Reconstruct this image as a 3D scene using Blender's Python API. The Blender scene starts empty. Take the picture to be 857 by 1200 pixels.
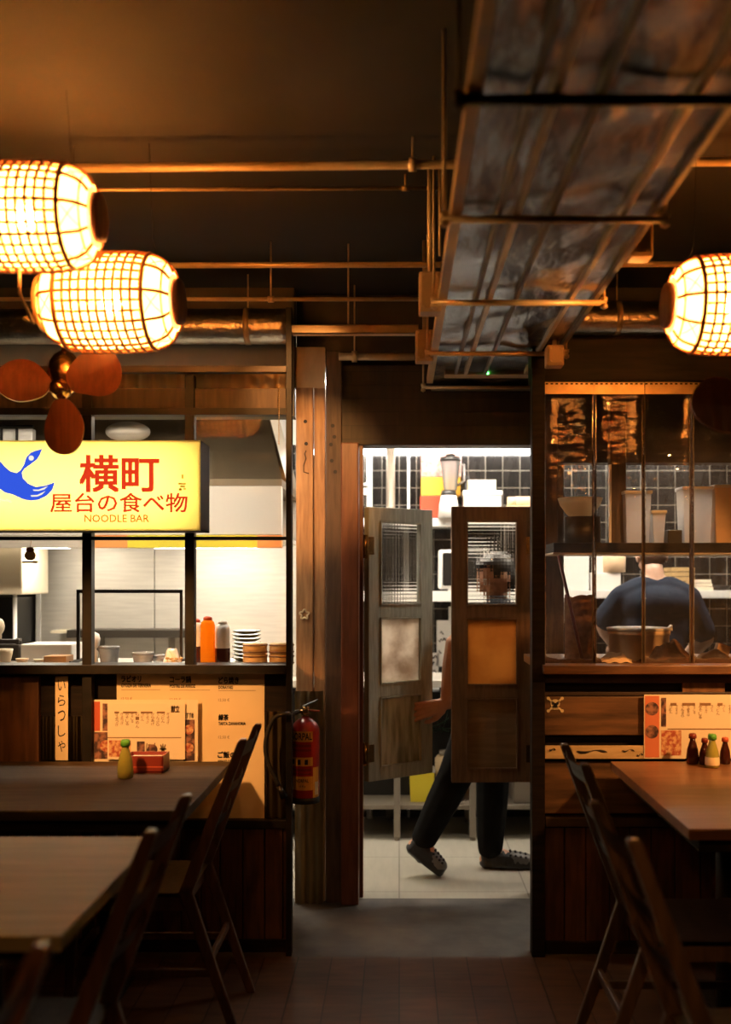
import bpy, bmesh, math, random
from mathutils import Vector, Matrix, Euler
from mathutils.geometry import tessellate_polygon
random.seed(7)
SC = bpy.context.scene
COL = SC.collection
PI = math.pi
V = Vector
LAMP = 430.; KIT = 36.; EXPO = 1.62
CZ = 1.46                                   # eye height; the facade stands 4 m away
def X(px, Y): return (px - 468) * Y / 1200.0
def Z(py, Y): return CZ - (py - 680) * Y / 1200.0

# ------------------------------------------------------------------ materials
MATS = {}
def _nodes(name):
    m = bpy.data.materials.new(name); m.use_nodes = True
    nt = m.node_tree; nt.nodes.clear()
    out = nt.nodes.new('ShaderNodeOutputMaterial')
    return m, nt, out
def mat(name, c1, c2=None, rough=.5, metal=0., scale=(1,1,1), nscale=8., detail=4., bump=0., dist=.01,
        lo=.35, hi=.65, emit=None, estr=0., spec=.5, trans=0., coat=0.):
    if name in MATS: return MATS[name]
    m, nt, out = _nodes(name); N = nt.nodes; L = nt.links
    p = N.new('ShaderNodeBsdfPrincipled'); L.new(p.outputs[0], out.inputs[0])
    p.inputs['Roughness'].default_value = rough; p.inputs['Metallic'].default_value = metal
    p.inputs['Specular IOR Level'].default_value = spec; p.inputs['Coat Weight'].default_value = coat
    p.inputs['Base Color'].default_value = (*c1, 1)
    if trans: p.inputs['Transmission Weight'].default_value = trans
    if c2 is not None or bump:
        tc = N.new('ShaderNodeTexCoord'); mp = N.new('ShaderNodeMapping'); mp.inputs['Scale'].default_value = scale
        L.new(tc.outputs['Object'], mp.inputs[0])
        nz = N.new('ShaderNodeTexNoise'); nz.inputs['Scale'].default_value = nscale; nz.inputs['Detail'].default_value = detail
        L.new(mp.outputs[0], nz.inputs['Vector'])
        if c2 is not None:
            r = N.new('ShaderNodeValToRGB'); L.new(nz.outputs['Fac'], r.inputs[0])
            r.color_ramp.elements[0].position = lo; r.color_ramp.elements[0].color = (*c1, 1)
            r.color_ramp.elements[1].position = hi; r.color_ramp.elements[1].color = (*c2, 1)
            L.new(r.outputs[0], p.inputs['Base Color'])
        if bump:
            b = N.new('ShaderNodeBump'); b.inputs['Strength'].default_value = bump; b.inputs['Distance'].default_value = dist
            L.new(nz.outputs['Fac'], b.inputs['Height']); L.new(b.outputs[0], p.inputs['Normal'])
    if emit:
        p.inputs['Emission Color'].default_value = (*emit, 1); p.inputs['Emission Strength'].default_value = estr
    MATS[name] = m; return m
def wood(name, c1, c2, grain='Z', rough=.5, nscale=6., bump=.3, **k):
    s = {'X': (1, 9, 9), 'Y': (9, 1, 9), 'Z': (9, 9, 1)}[grain]
    return mat(name, c1, c2, rough=rough, scale=s, nscale=nscale, bump=bump, dist=.004, **k)
def glow(name, c, s):
    if name in MATS: return MATS[name]
    m, nt, out = _nodes(name); e = nt.nodes.new('ShaderNodeEmission')
    e.inputs[0].default_value = (*c, 1); e.inputs[1].default_value = s
    nt.links.new(e.outputs[0], out.inputs[0]); MATS[name] = m; return m
def clear(name, tint=(1,1,1), rough=.02, bump=0., nscale=6., scale=(1,1,1), dist=.01, f0=1.45, haze=0., hazecol=(.8,.8,.8)):
    """thin clear sheet: fresnel mix of a see-through and a mirror layer, light goes through it"""
    if name in MATS: return MATS[name]
    m, nt, out = _nodes(name); N = nt.nodes; L = nt.links
    t = N.new('ShaderNodeBsdfTransparent'); t.inputs[0].default_value = (*tint, 1)
    g = N.new('ShaderNodeBsdfGlossy'); g.inputs['Roughness'].default_value = rough
    fr = N.new('ShaderNodeFresnel'); fr.inputs[0].default_value = f0
    mx = N.new('ShaderNodeMixShader')
    src = t
    if haze:
        d = N.new('ShaderNodeBsdfTranslucent'); d.inputs[0].default_value = (*hazecol, 1)
        d2 = N.new('ShaderNodeBsdfDiffuse'); d2.inputs[0].default_value = (*hazecol, 1)
        a = N.new('ShaderNodeMixShader'); a.inputs[0].default_value = .5; L.new(d.outputs[0], a.inputs[1]); L.new(d2.outputs[0], a.inputs[2])
        h = N.new('ShaderNodeMixShader'); h.inputs[0].default_value = haze; L.new(t.outputs[0], h.inputs[1]); L.new(a.outputs[0], h.inputs[2]); src = h
    L.new(fr.outputs[0], mx.inputs[0]); L.new(src.outputs[0], mx.inputs[1]); L.new(g.outputs[0], mx.inputs[2])
    if bump:
        tc = N.new('ShaderNodeTexCoord'); mp = N.new('ShaderNodeMapping'); mp.inputs['Scale'].default_value = scale
        nz = N.new('ShaderNodeTexNoise'); nz.inputs['Scale'].default_value = nscale; nz.inputs['Detail'].default_value = 3
        L.new(tc.outputs['Object'], mp.inputs[0]); L.new(mp.outputs[0], nz.inputs['Vector'])
        b = N.new('ShaderNodeBump'); b.inputs['Strength'].default_value = bump; b.inputs['Distance'].default_value = dist
        L.new(nz.outputs['Fac'], b.inputs['Height']); L.new(b.outputs[0], g.inputs['Normal']); L.new(b.outputs[0], fr.inputs['Normal'])
    L.new(mx.outputs[0], out.inputs[0]); MATS[name] = m; return m
def sheer(name, c, see=.0, c2=None):
    """light-passing skin (paper, thin plastic): translucent + diffuse, with a see-through share"""
    if name in MATS: return MATS[name]
    m, nt, out = _nodes(name); N = nt.nodes; L = nt.links
    d = N.new('ShaderNodeBsdfDiffuse'); t = N.new('ShaderNodeBsdfTranslucent'); a = N.new('ShaderNodeMixShader')
    d.inputs[0].default_value = (*c, 1); t.inputs[0].default_value = (*c, 1); a.inputs[0].default_value = .75
    if c2:
        tc = N.new('ShaderNodeTexCoord'); nz = N.new('ShaderNodeTexNoise'); nz.inputs['Scale'].default_value = 7; nz.inputs['Detail'].default_value = 5
        r = N.new('ShaderNodeValToRGB'); r.color_ramp.elements[0].position = .35; r.color_ramp.elements[1].position = .6
        r.color_ramp.elements[0].color = (*c, 1); r.color_ramp.elements[1].color = (*c2, 1)
        L.new(tc.outputs['Object'], nz.inputs['Vector']); L.new(nz.outputs['Fac'], r.inputs[0]); L.new(r.outputs[0], d.inputs[0]); L.new(r.outputs[0], t.inputs[0])
    L.new(d.outputs[0], a.inputs[1]); L.new(t.outputs[0], a.inputs[2]); last = a
    if see:
        tr = N.new('ShaderNodeBsdfTransparent'); tr.inputs[0].default_value = (*c, 1)
        b = N.new('ShaderNodeMixShader'); b.inputs[0].default_value = see
        L.new(last.outputs[0], b.inputs[1]); L.new(tr.outputs[0], b.inputs[2]); last = b
    L.new(last.outputs[0], out.inputs[0]); MATS[name] = m; return m
def tiles(name, ca, cb, cm, w, h, mortar, axis='XZ', rough=.25, offset=0., bump=.4, mixf=.55):
    if name in MATS: return MATS[name]
    m, nt, out = _nodes(name); N = nt.nodes; L = nt.links
    p = N.new('ShaderNodeBsdfPrincipled'); p.inputs['Roughness'].default_value = rough; L.new(p.outputs[0], out.inputs[0])
    tc = N.new('ShaderNodeTexCoord'); sp = N.new('ShaderNodeSeparateXYZ'); cb_ = N.new('ShaderNodeCombineXYZ')
    L.new(tc.outputs['Object'], sp.inputs[0])
    L.new(sp.outputs[axis[0]], cb_.inputs[0]); L.new(sp.outputs[axis[1]], cb_.inputs[1])
    b = N.new('ShaderNodeTexBrick'); b.offset = offset; b.squash = 1
    b.inputs['Scale'].default_value = 1; b.inputs['Brick Width'].default_value = w; b.inputs['Row Height'].default_value = h
    b.inputs['Mortar Size'].default_value = mortar; b.inputs['Mortar Smooth'].default_value = .1
    b.inputs['Color1'].default_value = (*ca, 1); b.inputs['Color2'].default_value = (*cb, 1); b.inputs['Mortar'].default_value = (*cm, 1)
    L.new(cb_.outputs[0], b.inputs['Vector'])
    nz = N.new('ShaderNodeTexNoise'); nz.inputs['Scale'].default_value = 5; nz.inputs['Detail'].default_value = 6
    mp = N.new('ShaderNodeMapping'); mp.inputs['Scale'].default_value = (6, 1, 1); L.new(cb_.outputs[0], mp.inputs[0]); L.new(mp.outputs[0], nz.inputs['Vector'])
    mx = N.new('ShaderNodeMixRGB'); mx.blend_type = 'MULTIPLY'; mx.inputs[0].default_value = mixf
    r = N.new('ShaderNodeValToRGB'); r.color_ramp.elements[0].position = .3; r.color_ramp.elements[1].position = .65
    L.new(nz.outputs['Fac'], r.inputs[0]); L.new(b.outputs['Color'], mx.inputs[1]); L.new(r.outputs[0], mx.inputs[2])
    L.new(mx.outputs[0], p.inputs['Base Color'])
    bp = N.new('ShaderNodeBump'); bp.inputs['Strength'].default_value = bump; bp.inputs['Distance'].default_value = .003; bp.invert = True
    L.new(b.outputs['Fac'], bp.inputs['Height']); L.new(bp.outputs[0], p.inputs['Normal'])
    MATS[name] = m; return m

M = dict(
 steel_black = mat('black_steel', (.007,.006,.005), (.016,.012,.009), rough=.5, nscale=14, spec=.25),
 steel_brown = mat('brown_painted_steel', (.055,.03,.018), (.03,.017,.01), rough=.45, nscale=10),
 wood_black = wood('blackened_wood', (.006,.004,.003), (.017,.010,.0065), 'X', rough=.6, spec=.2),
 wood_red = wood('red_brown_boards', (.05,.018,.010), (.10,.036,.018), 'Z', rough=.5),
 wood_jamb = wood('jamb_wood', (.10,.030,.014), (.15,.052,.024), 'Z', rough=.42),
 wood_plank = wood('weathered_plank', (.26,.14,.06), (.42,.24,.11), 'Z', rough=.6),
 wood_plank_dark = wood('dark_plank', (.045,.025,.014), (.085,.05,.028), 'Z', rough=.6),
 wood_h = wood('brown_board', (.05,.026,.013), (.17,.085,.038), 'X', rough=.5, nscale=3.),
 wood_warm = wood('warm_board', (.10,.042,.018), (.26,.12,.05), 'Z', rough=.5, nscale=3.),
 wood_sill = wood('sill_wood', (.09,.04,.018), (.16,.075,.034), 'X', rough=.4),
 wood_pale = wood('pale_board', (.5,.36,.19), (.66,.5,.29), 'X', rough=.6),
 wood_table = wood('dark_table_wood', (.038,.025,.015), (.068,.045,.027), 'X', rough=.6, nscale=4., spec=.25),
 wood_table_lit = wood('lit_table_wood', (.19,.155,.075), (.24,.195,.10), 'X', rough=.65, nscale=4., spec=.2),  # same table type as the dark one, light put into the paler tone
 wood_table_red = wood('red_brown_table_wood', (.17,.075,.034), (.25,.115,.055), 'X', rough=.34, nscale=4.),
 wood_chair = wood('red_brown_chair_wood', (.05,.022,.014), (.085,.037,.022), 'Z', rough=.38),
 wood_chair_dark = wood('dark_chair_wood', (.045,.026,.016), (.075,.043,.026), 'Z', rough=.32),
 wood_fan = wood('varnished_fan_wood', (.105,.030,.014), (.16,.050,.022), 'Z', rough=.35, coat=.15),
 door_grey = wood('grey_door_paint', (.27,.275,.215), (.38,.385,.31), 'Z', rough=.5, nscale=9),
 door_brown = wood('brown_door_wood', (.12,.068,.033), (.18,.105,.053), 'Z', rough=.5, nscale=9),
 panel_grey = mat('streaked_grey_panel', (.20,.20,.13), (.44,.43,.31), rough=.5, scale=(7,7,1), nscale=4, lo=.4, hi=.6),
 panel_brown = wood('brown_door_panel', (.16,.105,.052), (.22,.145,.075), 'X', rough=.55),
 panel_orange = sheer('translucent_orange_panel', (.50,.25,.085), c2=(.62,.34,.12)),
 panel_pale = sheer('frosted_pale_panel', (.46,.36,.28), c2=(.82,.75,.66)),
 brass = mat('aged_brass', (.62,.38,.14), (.45,.26,.1), rough=.25, metal=1, nscale=9),
 galv = mat('galvanised_sheet', (.40,.39,.375), (.27,.265,.26), rough=.27, metal=1, nscale=6, scale=(1,.35,1), bump=1., dist=.035),
 galv_pipe = mat('crinkled_foil', (.62,.56,.46), (.5,.44,.36), rough=.28, metal=1, nscale=42, bump=.8, dist=.006),
 conduit = mat('zinc_conduit', (.74,.56,.32), (.62,.46,.26), rough=.38, metal=.3, nscale=20),
 conduit_dark = mat('dull_dark_steel', (.05,.04,.03), rough=.5, metal=.6),
 beige_plastic = mat('beige_plastic', (.62,.43,.24), (.56,.38,.2), rough=.5, nscale=12),
 ceiling = mat('dark_ceiling_paint', (.0125,.009,.007), (.017,.0125,.0095), rough=.75, nscale=2.2, bump=.15, dist=.02),
 wall_dark = mat('dark_wall_paint', (.035,.024,.017), (.055,.038,.026), rough=.55, nscale=4, bump=.15),
 bulkhead = mat('olive_bulkhead', (.11,.09,.055), (.15,.12,.075), rough=.6, nscale=5),
 white_wall = mat('white_wall_paint', (.72,.7,.66), (.66,.64,.6), rough=.6, nscale=4),
 concrete = mat('dark_concrete', (.055,.05,.045), (.10,.09,.08), rough=.6, nscale=7, bump=.25),
 stainless = mat('brushed_stainless', (.60,.56,.49), (.53,.49,.43), rough=.45, metal=.35, scale=(1,1,12), nscale=5),
 stainless_dark = mat('grey_steel_leg', (.25,.21,.165), rough=.5, metal=.3),
 white_paint = mat('white_gloss_paint', (.8,.79,.76), rough=.3),
 white_plastic = mat('white_plastic', (.8,.78,.74), rough=.4),
 cream = mat('cream_enamel', (.72,.62,.45), rough=.4),
 black_plastic = mat('black_plastic', (.012,.011,.010), rough=.35),
 black_rubber = mat('black_rubber', (.015,.013,.012), rough=.6),
 corrugated = mat('weathered_zinc', (.46,.37,.22), (.66,.54,.34), rough=.42, metal=.1, nscale=4, scale=(3,3,1)),
 corrugated_clear = sheer('yellow_lit_plastic_sheet', (.92,.70,.36)),  # yellow light put into the tint of the sheet
 paper = mat('cream_paper', (.80,.64,.40), (.85,.70,.46), rough=.75, nscale=5),
 paper_white = mat('white_paper', (.85,.75,.58), rough=.75),
 ink = mat('black_ink', (.018,.014,.012), rough=.7),
 ink_soft = mat('brown_ink', (.28,.16,.08), rough=.7),
 ink_red = mat('red_ink', (.55,.10,.05), rough=.6),
 food = mat('printed_food_photo', (.42,.09,.05), (.72,.45,.25), rough=.5, nscale=60, lo=.42, hi=.58),
 food_dark = mat('printed_dark_photo', (.05,.025,.03), (.36,.17,.12), rough=.5, nscale=40, lo=.42, hi=.6),
 red_box = mat('dark_red_lacquer', (.22,.03,.02), rough=.35),
 green_cap = mat('green_plastic', (.10,.38,.05), rough=.4),
 sauce = mat('greenish_sauce_glass', (.30,.30,.06), (.42,.36,.08), rough=.12, nscale=8),
 sauce_dark = mat('dark_sauce_glass', (.05,.012,.008), rough=.1),
 red_paint = mat('extinguisher_red', (.38,.025,.02), rough=.3, coat=.3),
 label_yellow = mat('yellow_print', (.72,.40,.07), rough=.5),
 label_white = mat('white_print', (.8,.72,.55), rough=.5),
 orange_sauce = sheer('orange_sauce_plastic', (.92,.42,.04)),
 sauce_red = mat('red_sauce_plastic', (.45,.06,.015), rough=.3),
 bamboo = wood('bamboo', (.45,.29,.12), (.62,.43,.20), 'X', rough=.55, nscale=10),
 plate_green = mat('celadon_glaze', (.17,.165,.10), (.22,.21,.13), rough=.25, nscale=9),
 clear_tub = clear('clear_tub_plastic', (.93,.93,.92), rough=.08, haze=.35),
 frost_tub = clear('frosted_tub_plastic', (.9,.9,.9), rough=.2, haze=.75, hazecol=(.85,.83,.8)),
 glass = clear('window_glass', (.97,.97,.96), rough=.015, bump=.25, nscale=3., dist=.01),
 strip = clear('clear_pvc_strip', (.93,.91,.88), rough=.07, bump=1., nscale=7., scale=(1,1,1.6), dist=.012, f0=1.75, haze=.05, hazecol=(.6,.55,.5)),
 cardboard = mat('brown_cardboard', (.36,.20,.09), (.44,.26,.12), rough=.75, nscale=10),
 kraft = mat('kraft_tub_paper', (.76,.54,.34), (.84,.62,.40), rough=.6, nscale=8),
 basket = mat('brown_woven_paper', (.20,.085,.035), (.34,.16,.07), rough=.7, nscale=30),
 rod_red = mat('dark_red_rod', (.14,.02,.018), rough=.35),
 yellow_bucket = mat('yellow_plastic', (.86,.70,.05), rough=.4),
 yellow_trim = mat('yellow_green_trim', (.72,.62,.06), rough=.35),
 orange_trim = mat('orange_trim', (.80,.32,.10), rough=.35),
 pink_print = mat('pink_print', (.75,.25,.22), (.85,.6,.55), rough=.5, nscale=30),
 yellow_print = mat('orange_yellow_print', (.85,.48,.05), rough=.5),
 red_print = mat('bright_red_print', (.72,.07,.03), rough=.5),
 skin = mat('skin', (.50,.25,.15), (.56,.29,.18), rough=.5, nscale=14),
 skin_pale = mat('fair_skin', (.52,.31,.21), (.57,.35,.25), rough=.5, nscale=14),
 hair = mat('black_hair', (.012,.010,.009), (.03,.022,.018), rough=.45, nscale=40, scale=(4,4,1), bump=.6, dist=.004),
 hair_brown = mat('brown_hair', (.05,.025,.014), (.09,.045,.025), rough=.5, nscale=40, scale=(4,4,1), bump=.6, dist=.004),
 shirt_black = mat('black_cotton', (.02,.02,.024), (.035,.034,.04), spec=.08, rough=.85, nscale=12, bump=.2),
 shirt_navy = mat('navy_cotton', (.017,.024,.040), (.026,.036,.055), spec=.08, rough=.85, nscale=9, bump=.35, dist=.01),
 trousers = mat('black_trousers', (.007,.0065,.006), (.012,.011,.010), spec=.08, rough=.85, nscale=9, bump=.4, dist=.01),
 apron = mat('black_apron', (.014,.014,.015), spec=.08, rough=.8),
 clog = mat('black_clog_foam', (.012,.010,.009), rough=.55),
 clog_grey = mat('grey_clog_foam', (.11,.10,.09), rough=.5),
 cane = mat('lacquered_cane', (.42,.17,.05), (.34,.12,.035), rough=.45, nscale=20),
 disc_wood = wood('dark_disc_wood', (.10,.04,.018), (.16,.07,.03), 'Z', rough=.45),
 disc_lit = wood('lit_disc_wood', (.66,.42,.18), (.74,.5,.24), 'Z', rough=.45),  # second disc tone: light falling on the wood put into its colour
 shade = sheer('lantern_paper', (.86,.62,.35), see=.22),
 cord = mat('pale_flex', (.62,.45,.26), rough=.5),
 sign_face = sheer('yellow_acrylic', (.96,.83,.39)),
 sign_case = mat('dark_sign_casing', (.016,.008,.006), (.03,.014,.009), spec=.12, rough=.6, nscale=8),
 sign_red = glow('red_backlit_vinyl', (.75,.045,.012), .33),
 sign_orange = glow('orange_backlit_vinyl', (.80,.20,.02), .33),
 sign_blue = glow('blue_backlit_vinyl', (.035,.10,.75), .33),
 sign_white = glow('white_backlit_vinyl', (.95,.9,.75), .33),
 bone = mat('cream_sticker', (.78,.66,.42), rough=.6),
 brown_sticker = mat('brown_sticker', (.32,.14,.05), rough=.6),
)
M['strip_edge'] = clear('frosted_strip_edge', (.9,.85,.75), rough=.15, haze=.16, hazecol=(.7,.5,.3), f0=1.7)
M['chain'] = mat('brass_chain', (.4,.28,.14), rough=.4, metal=.7)
M['rib_glass'] = None
M['floor_wood'] = tiles('floor_planks', (.115,.055,.032), (.075,.036,.022), (.02,.012,.008), 1.4, .13, .003, axis='YX', rough=.42, offset=.37)
M['floor_tile'] = tiles('kitchen_floor_tiles', (.37,.345,.28), (.34,.315,.255), (.19,.17,.135), .60, .60, .004, axis='XY', rough=.35, bump=.2, mixf=.12)
M['tile_black'] = tiles('black_glazed_tiles', (.016,.014,.013), (.022,.019,.017), (.28,.25,.21), .107, .107, .0022, rough=.22)
M['lintel'] = tiles('charred_lintel_boards', (.045,.022,.012), (.022,.012,.008), (.016,.010,.007), .55, .062, .002, rough=.55, offset=.4)

# ------------------------------------------------------------------ mesh building
ORG = {}
def link(o): COL.objects.link(o); return o
def tag(o, label=None, cat=None, group=None, kind=None):
    if label: o['label'] = label
    if cat: o['category'] = cat
    if group: o['group'] = group
    if kind: o['kind'] = kind
    return o
def thing(name, label, cat, loc, group=None):
    o = bpy.data.objects.new(name, None); link(o); o.location = loc; o.empty_display_size = .1
    ORG[o] = V(loc); return tag(o, label, cat, group)
def kids(o): return [c for c in bpy.data.objects if c.parent is o]
def copy_tree(o, parent=None):
    ch = kids(o)
    c = o.copy(); link(c)
    if parent is not None: c.parent = parent
    for k in ch: copy_tree(k, c)
    return c
TXT = {}
def text_geo(body, bold=0.):
    k = (body, bold)
    if k not in TXT:
        c = bpy.data.curves.new('t', 'FONT'); c.body = body; c.size = 1; c.resolution_u = 2; c.align_x = 'LEFT'
        o = bpy.data.objects.new('t', c); link(o)
        me = bpy.data.meshes.new_from_object(o.evaluated_get(bpy.context.evaluated_depsgraph_get()))
        v0 = [(v.co.x, v.co.y) for v in me.vertices]; f0 = [tuple(p.vertices) for p in me.polygons]; vs, fs = [], []
        for dx, dy in (((0, 0),) if not bold else ((-bold, -bold), (bold, -bold), (-bold, bold), (bold, bold))):
            n = len(vs); vs += [(x+dx, y+dy) for x, y in v0]; fs += [tuple(i+n for i in f) for f in f0]
        bpy.data.objects.remove(o); bpy.data.curves.remove(c); bpy.data.meshes.remove(me)
        TXT[k] = (vs, fs)
    return TXT[k]

class MB:
    def __init__(s): s.bm = bmesh.new()
    def _f(s, vs, smooth=False, mi=0):
        try: f = s.bm.faces.new(vs)
        except ValueError: return None
        f.smooth = smooth; f.material_index = mi; return f
    def box(s, x0, x1, y0, y1, z0, z1, b=0., mi=0, rot=None, piv=None):
        p = [V((x, y, z)) for x in (x0, x1) for y in (y0, y1) for z in (z0, z1)]
        if rot is not None:
            c = V(piv) if piv is not None else V(((x0+x1)/2, (y0+y1)/2, (z0+z1)/2)); R = Euler(rot).to_matrix()
            p = [c + R @ (q - c) for q in p]
        v = [s.bm.verts.new(q) for q in p]
        fs = [s._f([v[i] for i in q], mi=mi) for q in ((0,1,3,2),(4,6,7,5),(0,4,5,1),(2,3,7,6),(0,2,6,4),(1,5,7,3))]
        if b > 0:
            es = list({e for f in fs for e in f.edges})
            r = bmesh.ops.bevel(s.bm, geom=es, offset=b, segments=2, profile=.6, affect='EDGES')
            for f in r['faces']: f.material_index = mi
        return s
    def bar(s, p0, p1, w, h, b=0., up=(0,0,1), mi=0):
        """box-section bar from p0 to p1; w across, h along up"""
        p0, p1 = V(p0), V(p1); d = (p1 - p0).normalized(); u = V(up); sd = d.cross(u)
        if sd.length < 1e-4: sd = d.cross(V((1,0,0)))
        sd.normalize(); u = sd.cross(d).normalized()
        v = [s.bm.verts.new(q + sd*a*w/2 + u*c*h/2) for q in (p0, p1) for a in (-1, 1) for c in (-1, 1)]
        fs = [s._f([v[i] for i in q], mi=mi) for q in ((0,1,3,2),(4,6,7,5),(0,4,5,1),(2,3,7,6),(0,2,6,4),(1,5,7,3))]
        if b > 0:
            es = list({e for f in fs for e in f.edges})
            r = bmesh.ops.bevel(s.bm, geom=es, offset=b, segments=2, profile=.6, affect='EDGES')
            for f in r['faces']: f.material_index = mi
        return s
    def tube(s, pts, r, n=8, closed=False, mi=0, smooth=True):
        pts = [V(p) for p in pts]; m = len(pts); rr = r if isinstance(r, (list, tuple)) else [r]*m
        rings = []; nrm = None
        for i, p in enumerate(pts):
            a = pts[(i-1) % m] if (closed or i) else pts[0]; b_ = pts[(i+1) % m] if (closed or i < m-1) else pts[-1]
            d = (b_ - a).normalized()
            if nrm is None:
                t = V((0,0,1)) if abs(d.z) < .9 else V((1,0,0)); nrm = d.cross(t).normalized()
            else:
                nrm = (nrm - d*nrm.dot(d));
                if nrm.length < 1e-5: nrm = d.orthogonal()
                nrm.normalize()
            bn = d.cross(nrm)
            rings.append([s.bm.verts.new(p + (nrm*math.cos(2*PI*k/n) + bn*math.sin(2*PI*k/n))*rr[i]) for k in range(n)])
        for i in range(m if closed else m-1):
            A, B = rings[i], rings[(i+1) % m]
            sh = 0
            if closed and i == m-1:   # best twist match
                sh = min(range(n), key=lambda q: sum((A[k].co - B[(k+q) % n].co).length for k in range(n)))
            for k in range(n): s._f([A[k], A[(k+1) % n], B[(k+1+sh) % n], B[(k+sh) % n]], smooth, mi)
        if not closed: s._f(rings[0][::-1], mi=mi); s._f(rings[-1], mi=mi)
        return s
    def cyl(s, p0, p1, r0, r1=None, n=20, mi=0): return s.tube([p0, p1], [r0, r0 if r1 is None else r1], n, mi=mi)
    def lathe(s, prof, o, axis='Z', n=24, mi=0, cap=True, sx=1., sy=1., smooth=True):
        o = V(o); rings = []
        for r, h in prof:
            ring = []
            for k in range(n):
                a = 2*PI*k/n; c, d = r*math.cos(a)*sx, r*math.sin(a)*sy
                q = {'Z': (c, d, h), 'X': (h, c, d), 'Y': (d, h, c)}[axis]
                ring.append(s.bm.verts.new(o + V(q)))
            rings.append(ring)
        for A, B in zip(rings, rings[1:]):
            for k in range(n): s._f([A[k], A[(k+1) % n], B[(k+1) % n], B[k]], smooth, mi)
        if cap: s._f(rings[0][::-1], mi=mi); s._f(rings[-1], mi=mi)
        return s
    def prism(s, pts, y0, y1, mi=0, smooth=False):
        """polygon in (x,z) given thickness along y"""
        a = [s.bm.verts.new((p[0], y0, p[1])) for p in pts]; b = [s.bm.verts.new((p[0], y1, p[1])) for p in pts]; n = len(pts)
        for t in tessellate_polygon([[V((p[0], p[1], 0)) for p in pts]]):
            s._f([a[i] for i in t], mi=mi); s._f([b[i] for i in t[::-1]], mi=mi)
        for k in range(n): s._f([a[k], b[k], b[(k+1) % n], a[(k+1) % n]], smooth, mi)
        return s
    def sheet(s, fn, nu, nv, mi=0, smooth=True):
        g = [[s.bm.verts.new(fn(i/nu, j/nv)) for j in range(nv+1)] for i in range(nu+1)]
        for i in range(nu):
            for j in range(nv): s._f([g[i][j], g[i+1][j], g[i+1][j+1], g[i][j+1]], smooth, mi)
        return s
    def text(s, body, x0, x1, z0, z1, y, bold=0., mi=0, fn=None):
        vs, fs = text_geo(body, bold)
        ax, bx = min(v[0] for v in vs), max(v[0] for v in vs); az, bz = min(v[1] for v in vs), max(v[1] for v in vs)
        def pos(v):
            u, w = (v[0]-ax)/(bx-ax), (v[1]-az)/max(1e-6, bz-az)
            q = (x0+(x1-x0)*u, y, z0+(z1-z0)*w); return fn(*q) if fn else q
        nv = [s.bm.verts.new(pos(v)) for v in vs]
        for f in fs: s._f([nv[i] for i in f], mi=mi)
        return s
    def ball(s, c, r, sub=2, mi=0, rot=None, smooth=True):
        r = (r, r, r) if not isinstance(r, (tuple, list)) else r
        mt = Matrix.Translation(V(c)) @ ((Euler(rot).to_matrix().to_4x4()) if rot is not None else Matrix()) @ Matrix.Diagonal((*r, 1))
        g = bmesh.ops.create_icosphere(s.bm, subdivisions=sub, radius=1, matrix=mt)
        for v in g['verts']:
            for f in v.link_faces: f.smooth = smooth; f.material_index = mi
        return s
    def chain(s, pts, n=10):
        """tapered rounded limb through (point, radius) pairs"""
        for p, r in pts: s.ball(p, r, 2)
        for (p, r), (q, t) in zip(pts, pts[1:]): s.tube([p, q], [r, t], n)
        return s
    def fuse(s, vox=.008, it=4, f=.5):
        me = bpy.data.meshes.new('t'); s.bm.to_mesh(me); s.bm.free()
        o = bpy.data.objects.new('t', me); link(o)
        r = o.modifiers.new('r', 'REMESH'); r.mode = 'VOXEL'; r.voxel_size = vox; r.use_smooth_shade = True
        q = o.modifiers.new('s', 'SMOOTH'); q.iterations = it; q.factor = f
        dg = bpy.context.evaluated_depsgraph_get(); dg.update()
        m2 = bpy.data.meshes.new_from_object(o.evaluated_get(dg))
        s.bm = bmesh.new(); s.bm.from_mesh(m2)
        for fc in s.bm.faces: fc.smooth = True; fc.material_index = 0
        bpy.data.objects.remove(o); bpy.data.meshes.remove(me); bpy.data.meshes.remove(m2)
        return s
    def build(s, name, m, parent=None, label=None, cat=None, group=None, kind=None, origin=None, solid=None):
        bm = s.bm
        bmesh.ops.recalc_face_normals(bm, faces=bm.faces)
        if parent is not None: org = ORG[parent]
        elif origin is not None: org = V(origin)
        else:
            xs = [v.co for v in bm.verts]
            org = V(((min(v.x for v in xs)+max(v.x for v in xs))/2, (min(v.y for v in xs)+max(v.y for v in xs))/2, min(v.z for v in xs)))
        for v in bm.verts: v.co -= org
        me = bpy.data.meshes.new(name); bm.to_mesh(me); bm.free()
        for q in (m if isinstance(m, (list, tuple)) else [m]): me.materials.append(q)
        o = bpy.data.objects.new(name, me); link(o); ORG[o] = org
        if parent is not None: o.parent = parent
        else: o.location = org
        return tag(o, label, cat, group, kind)
def struct(name, mb, m, parent=None): return mb.build(name, m, parent, kind=None if parent is not None else 'structure', origin=None if parent is not None else (0,0,0))

CEIL = 2.78
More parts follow.
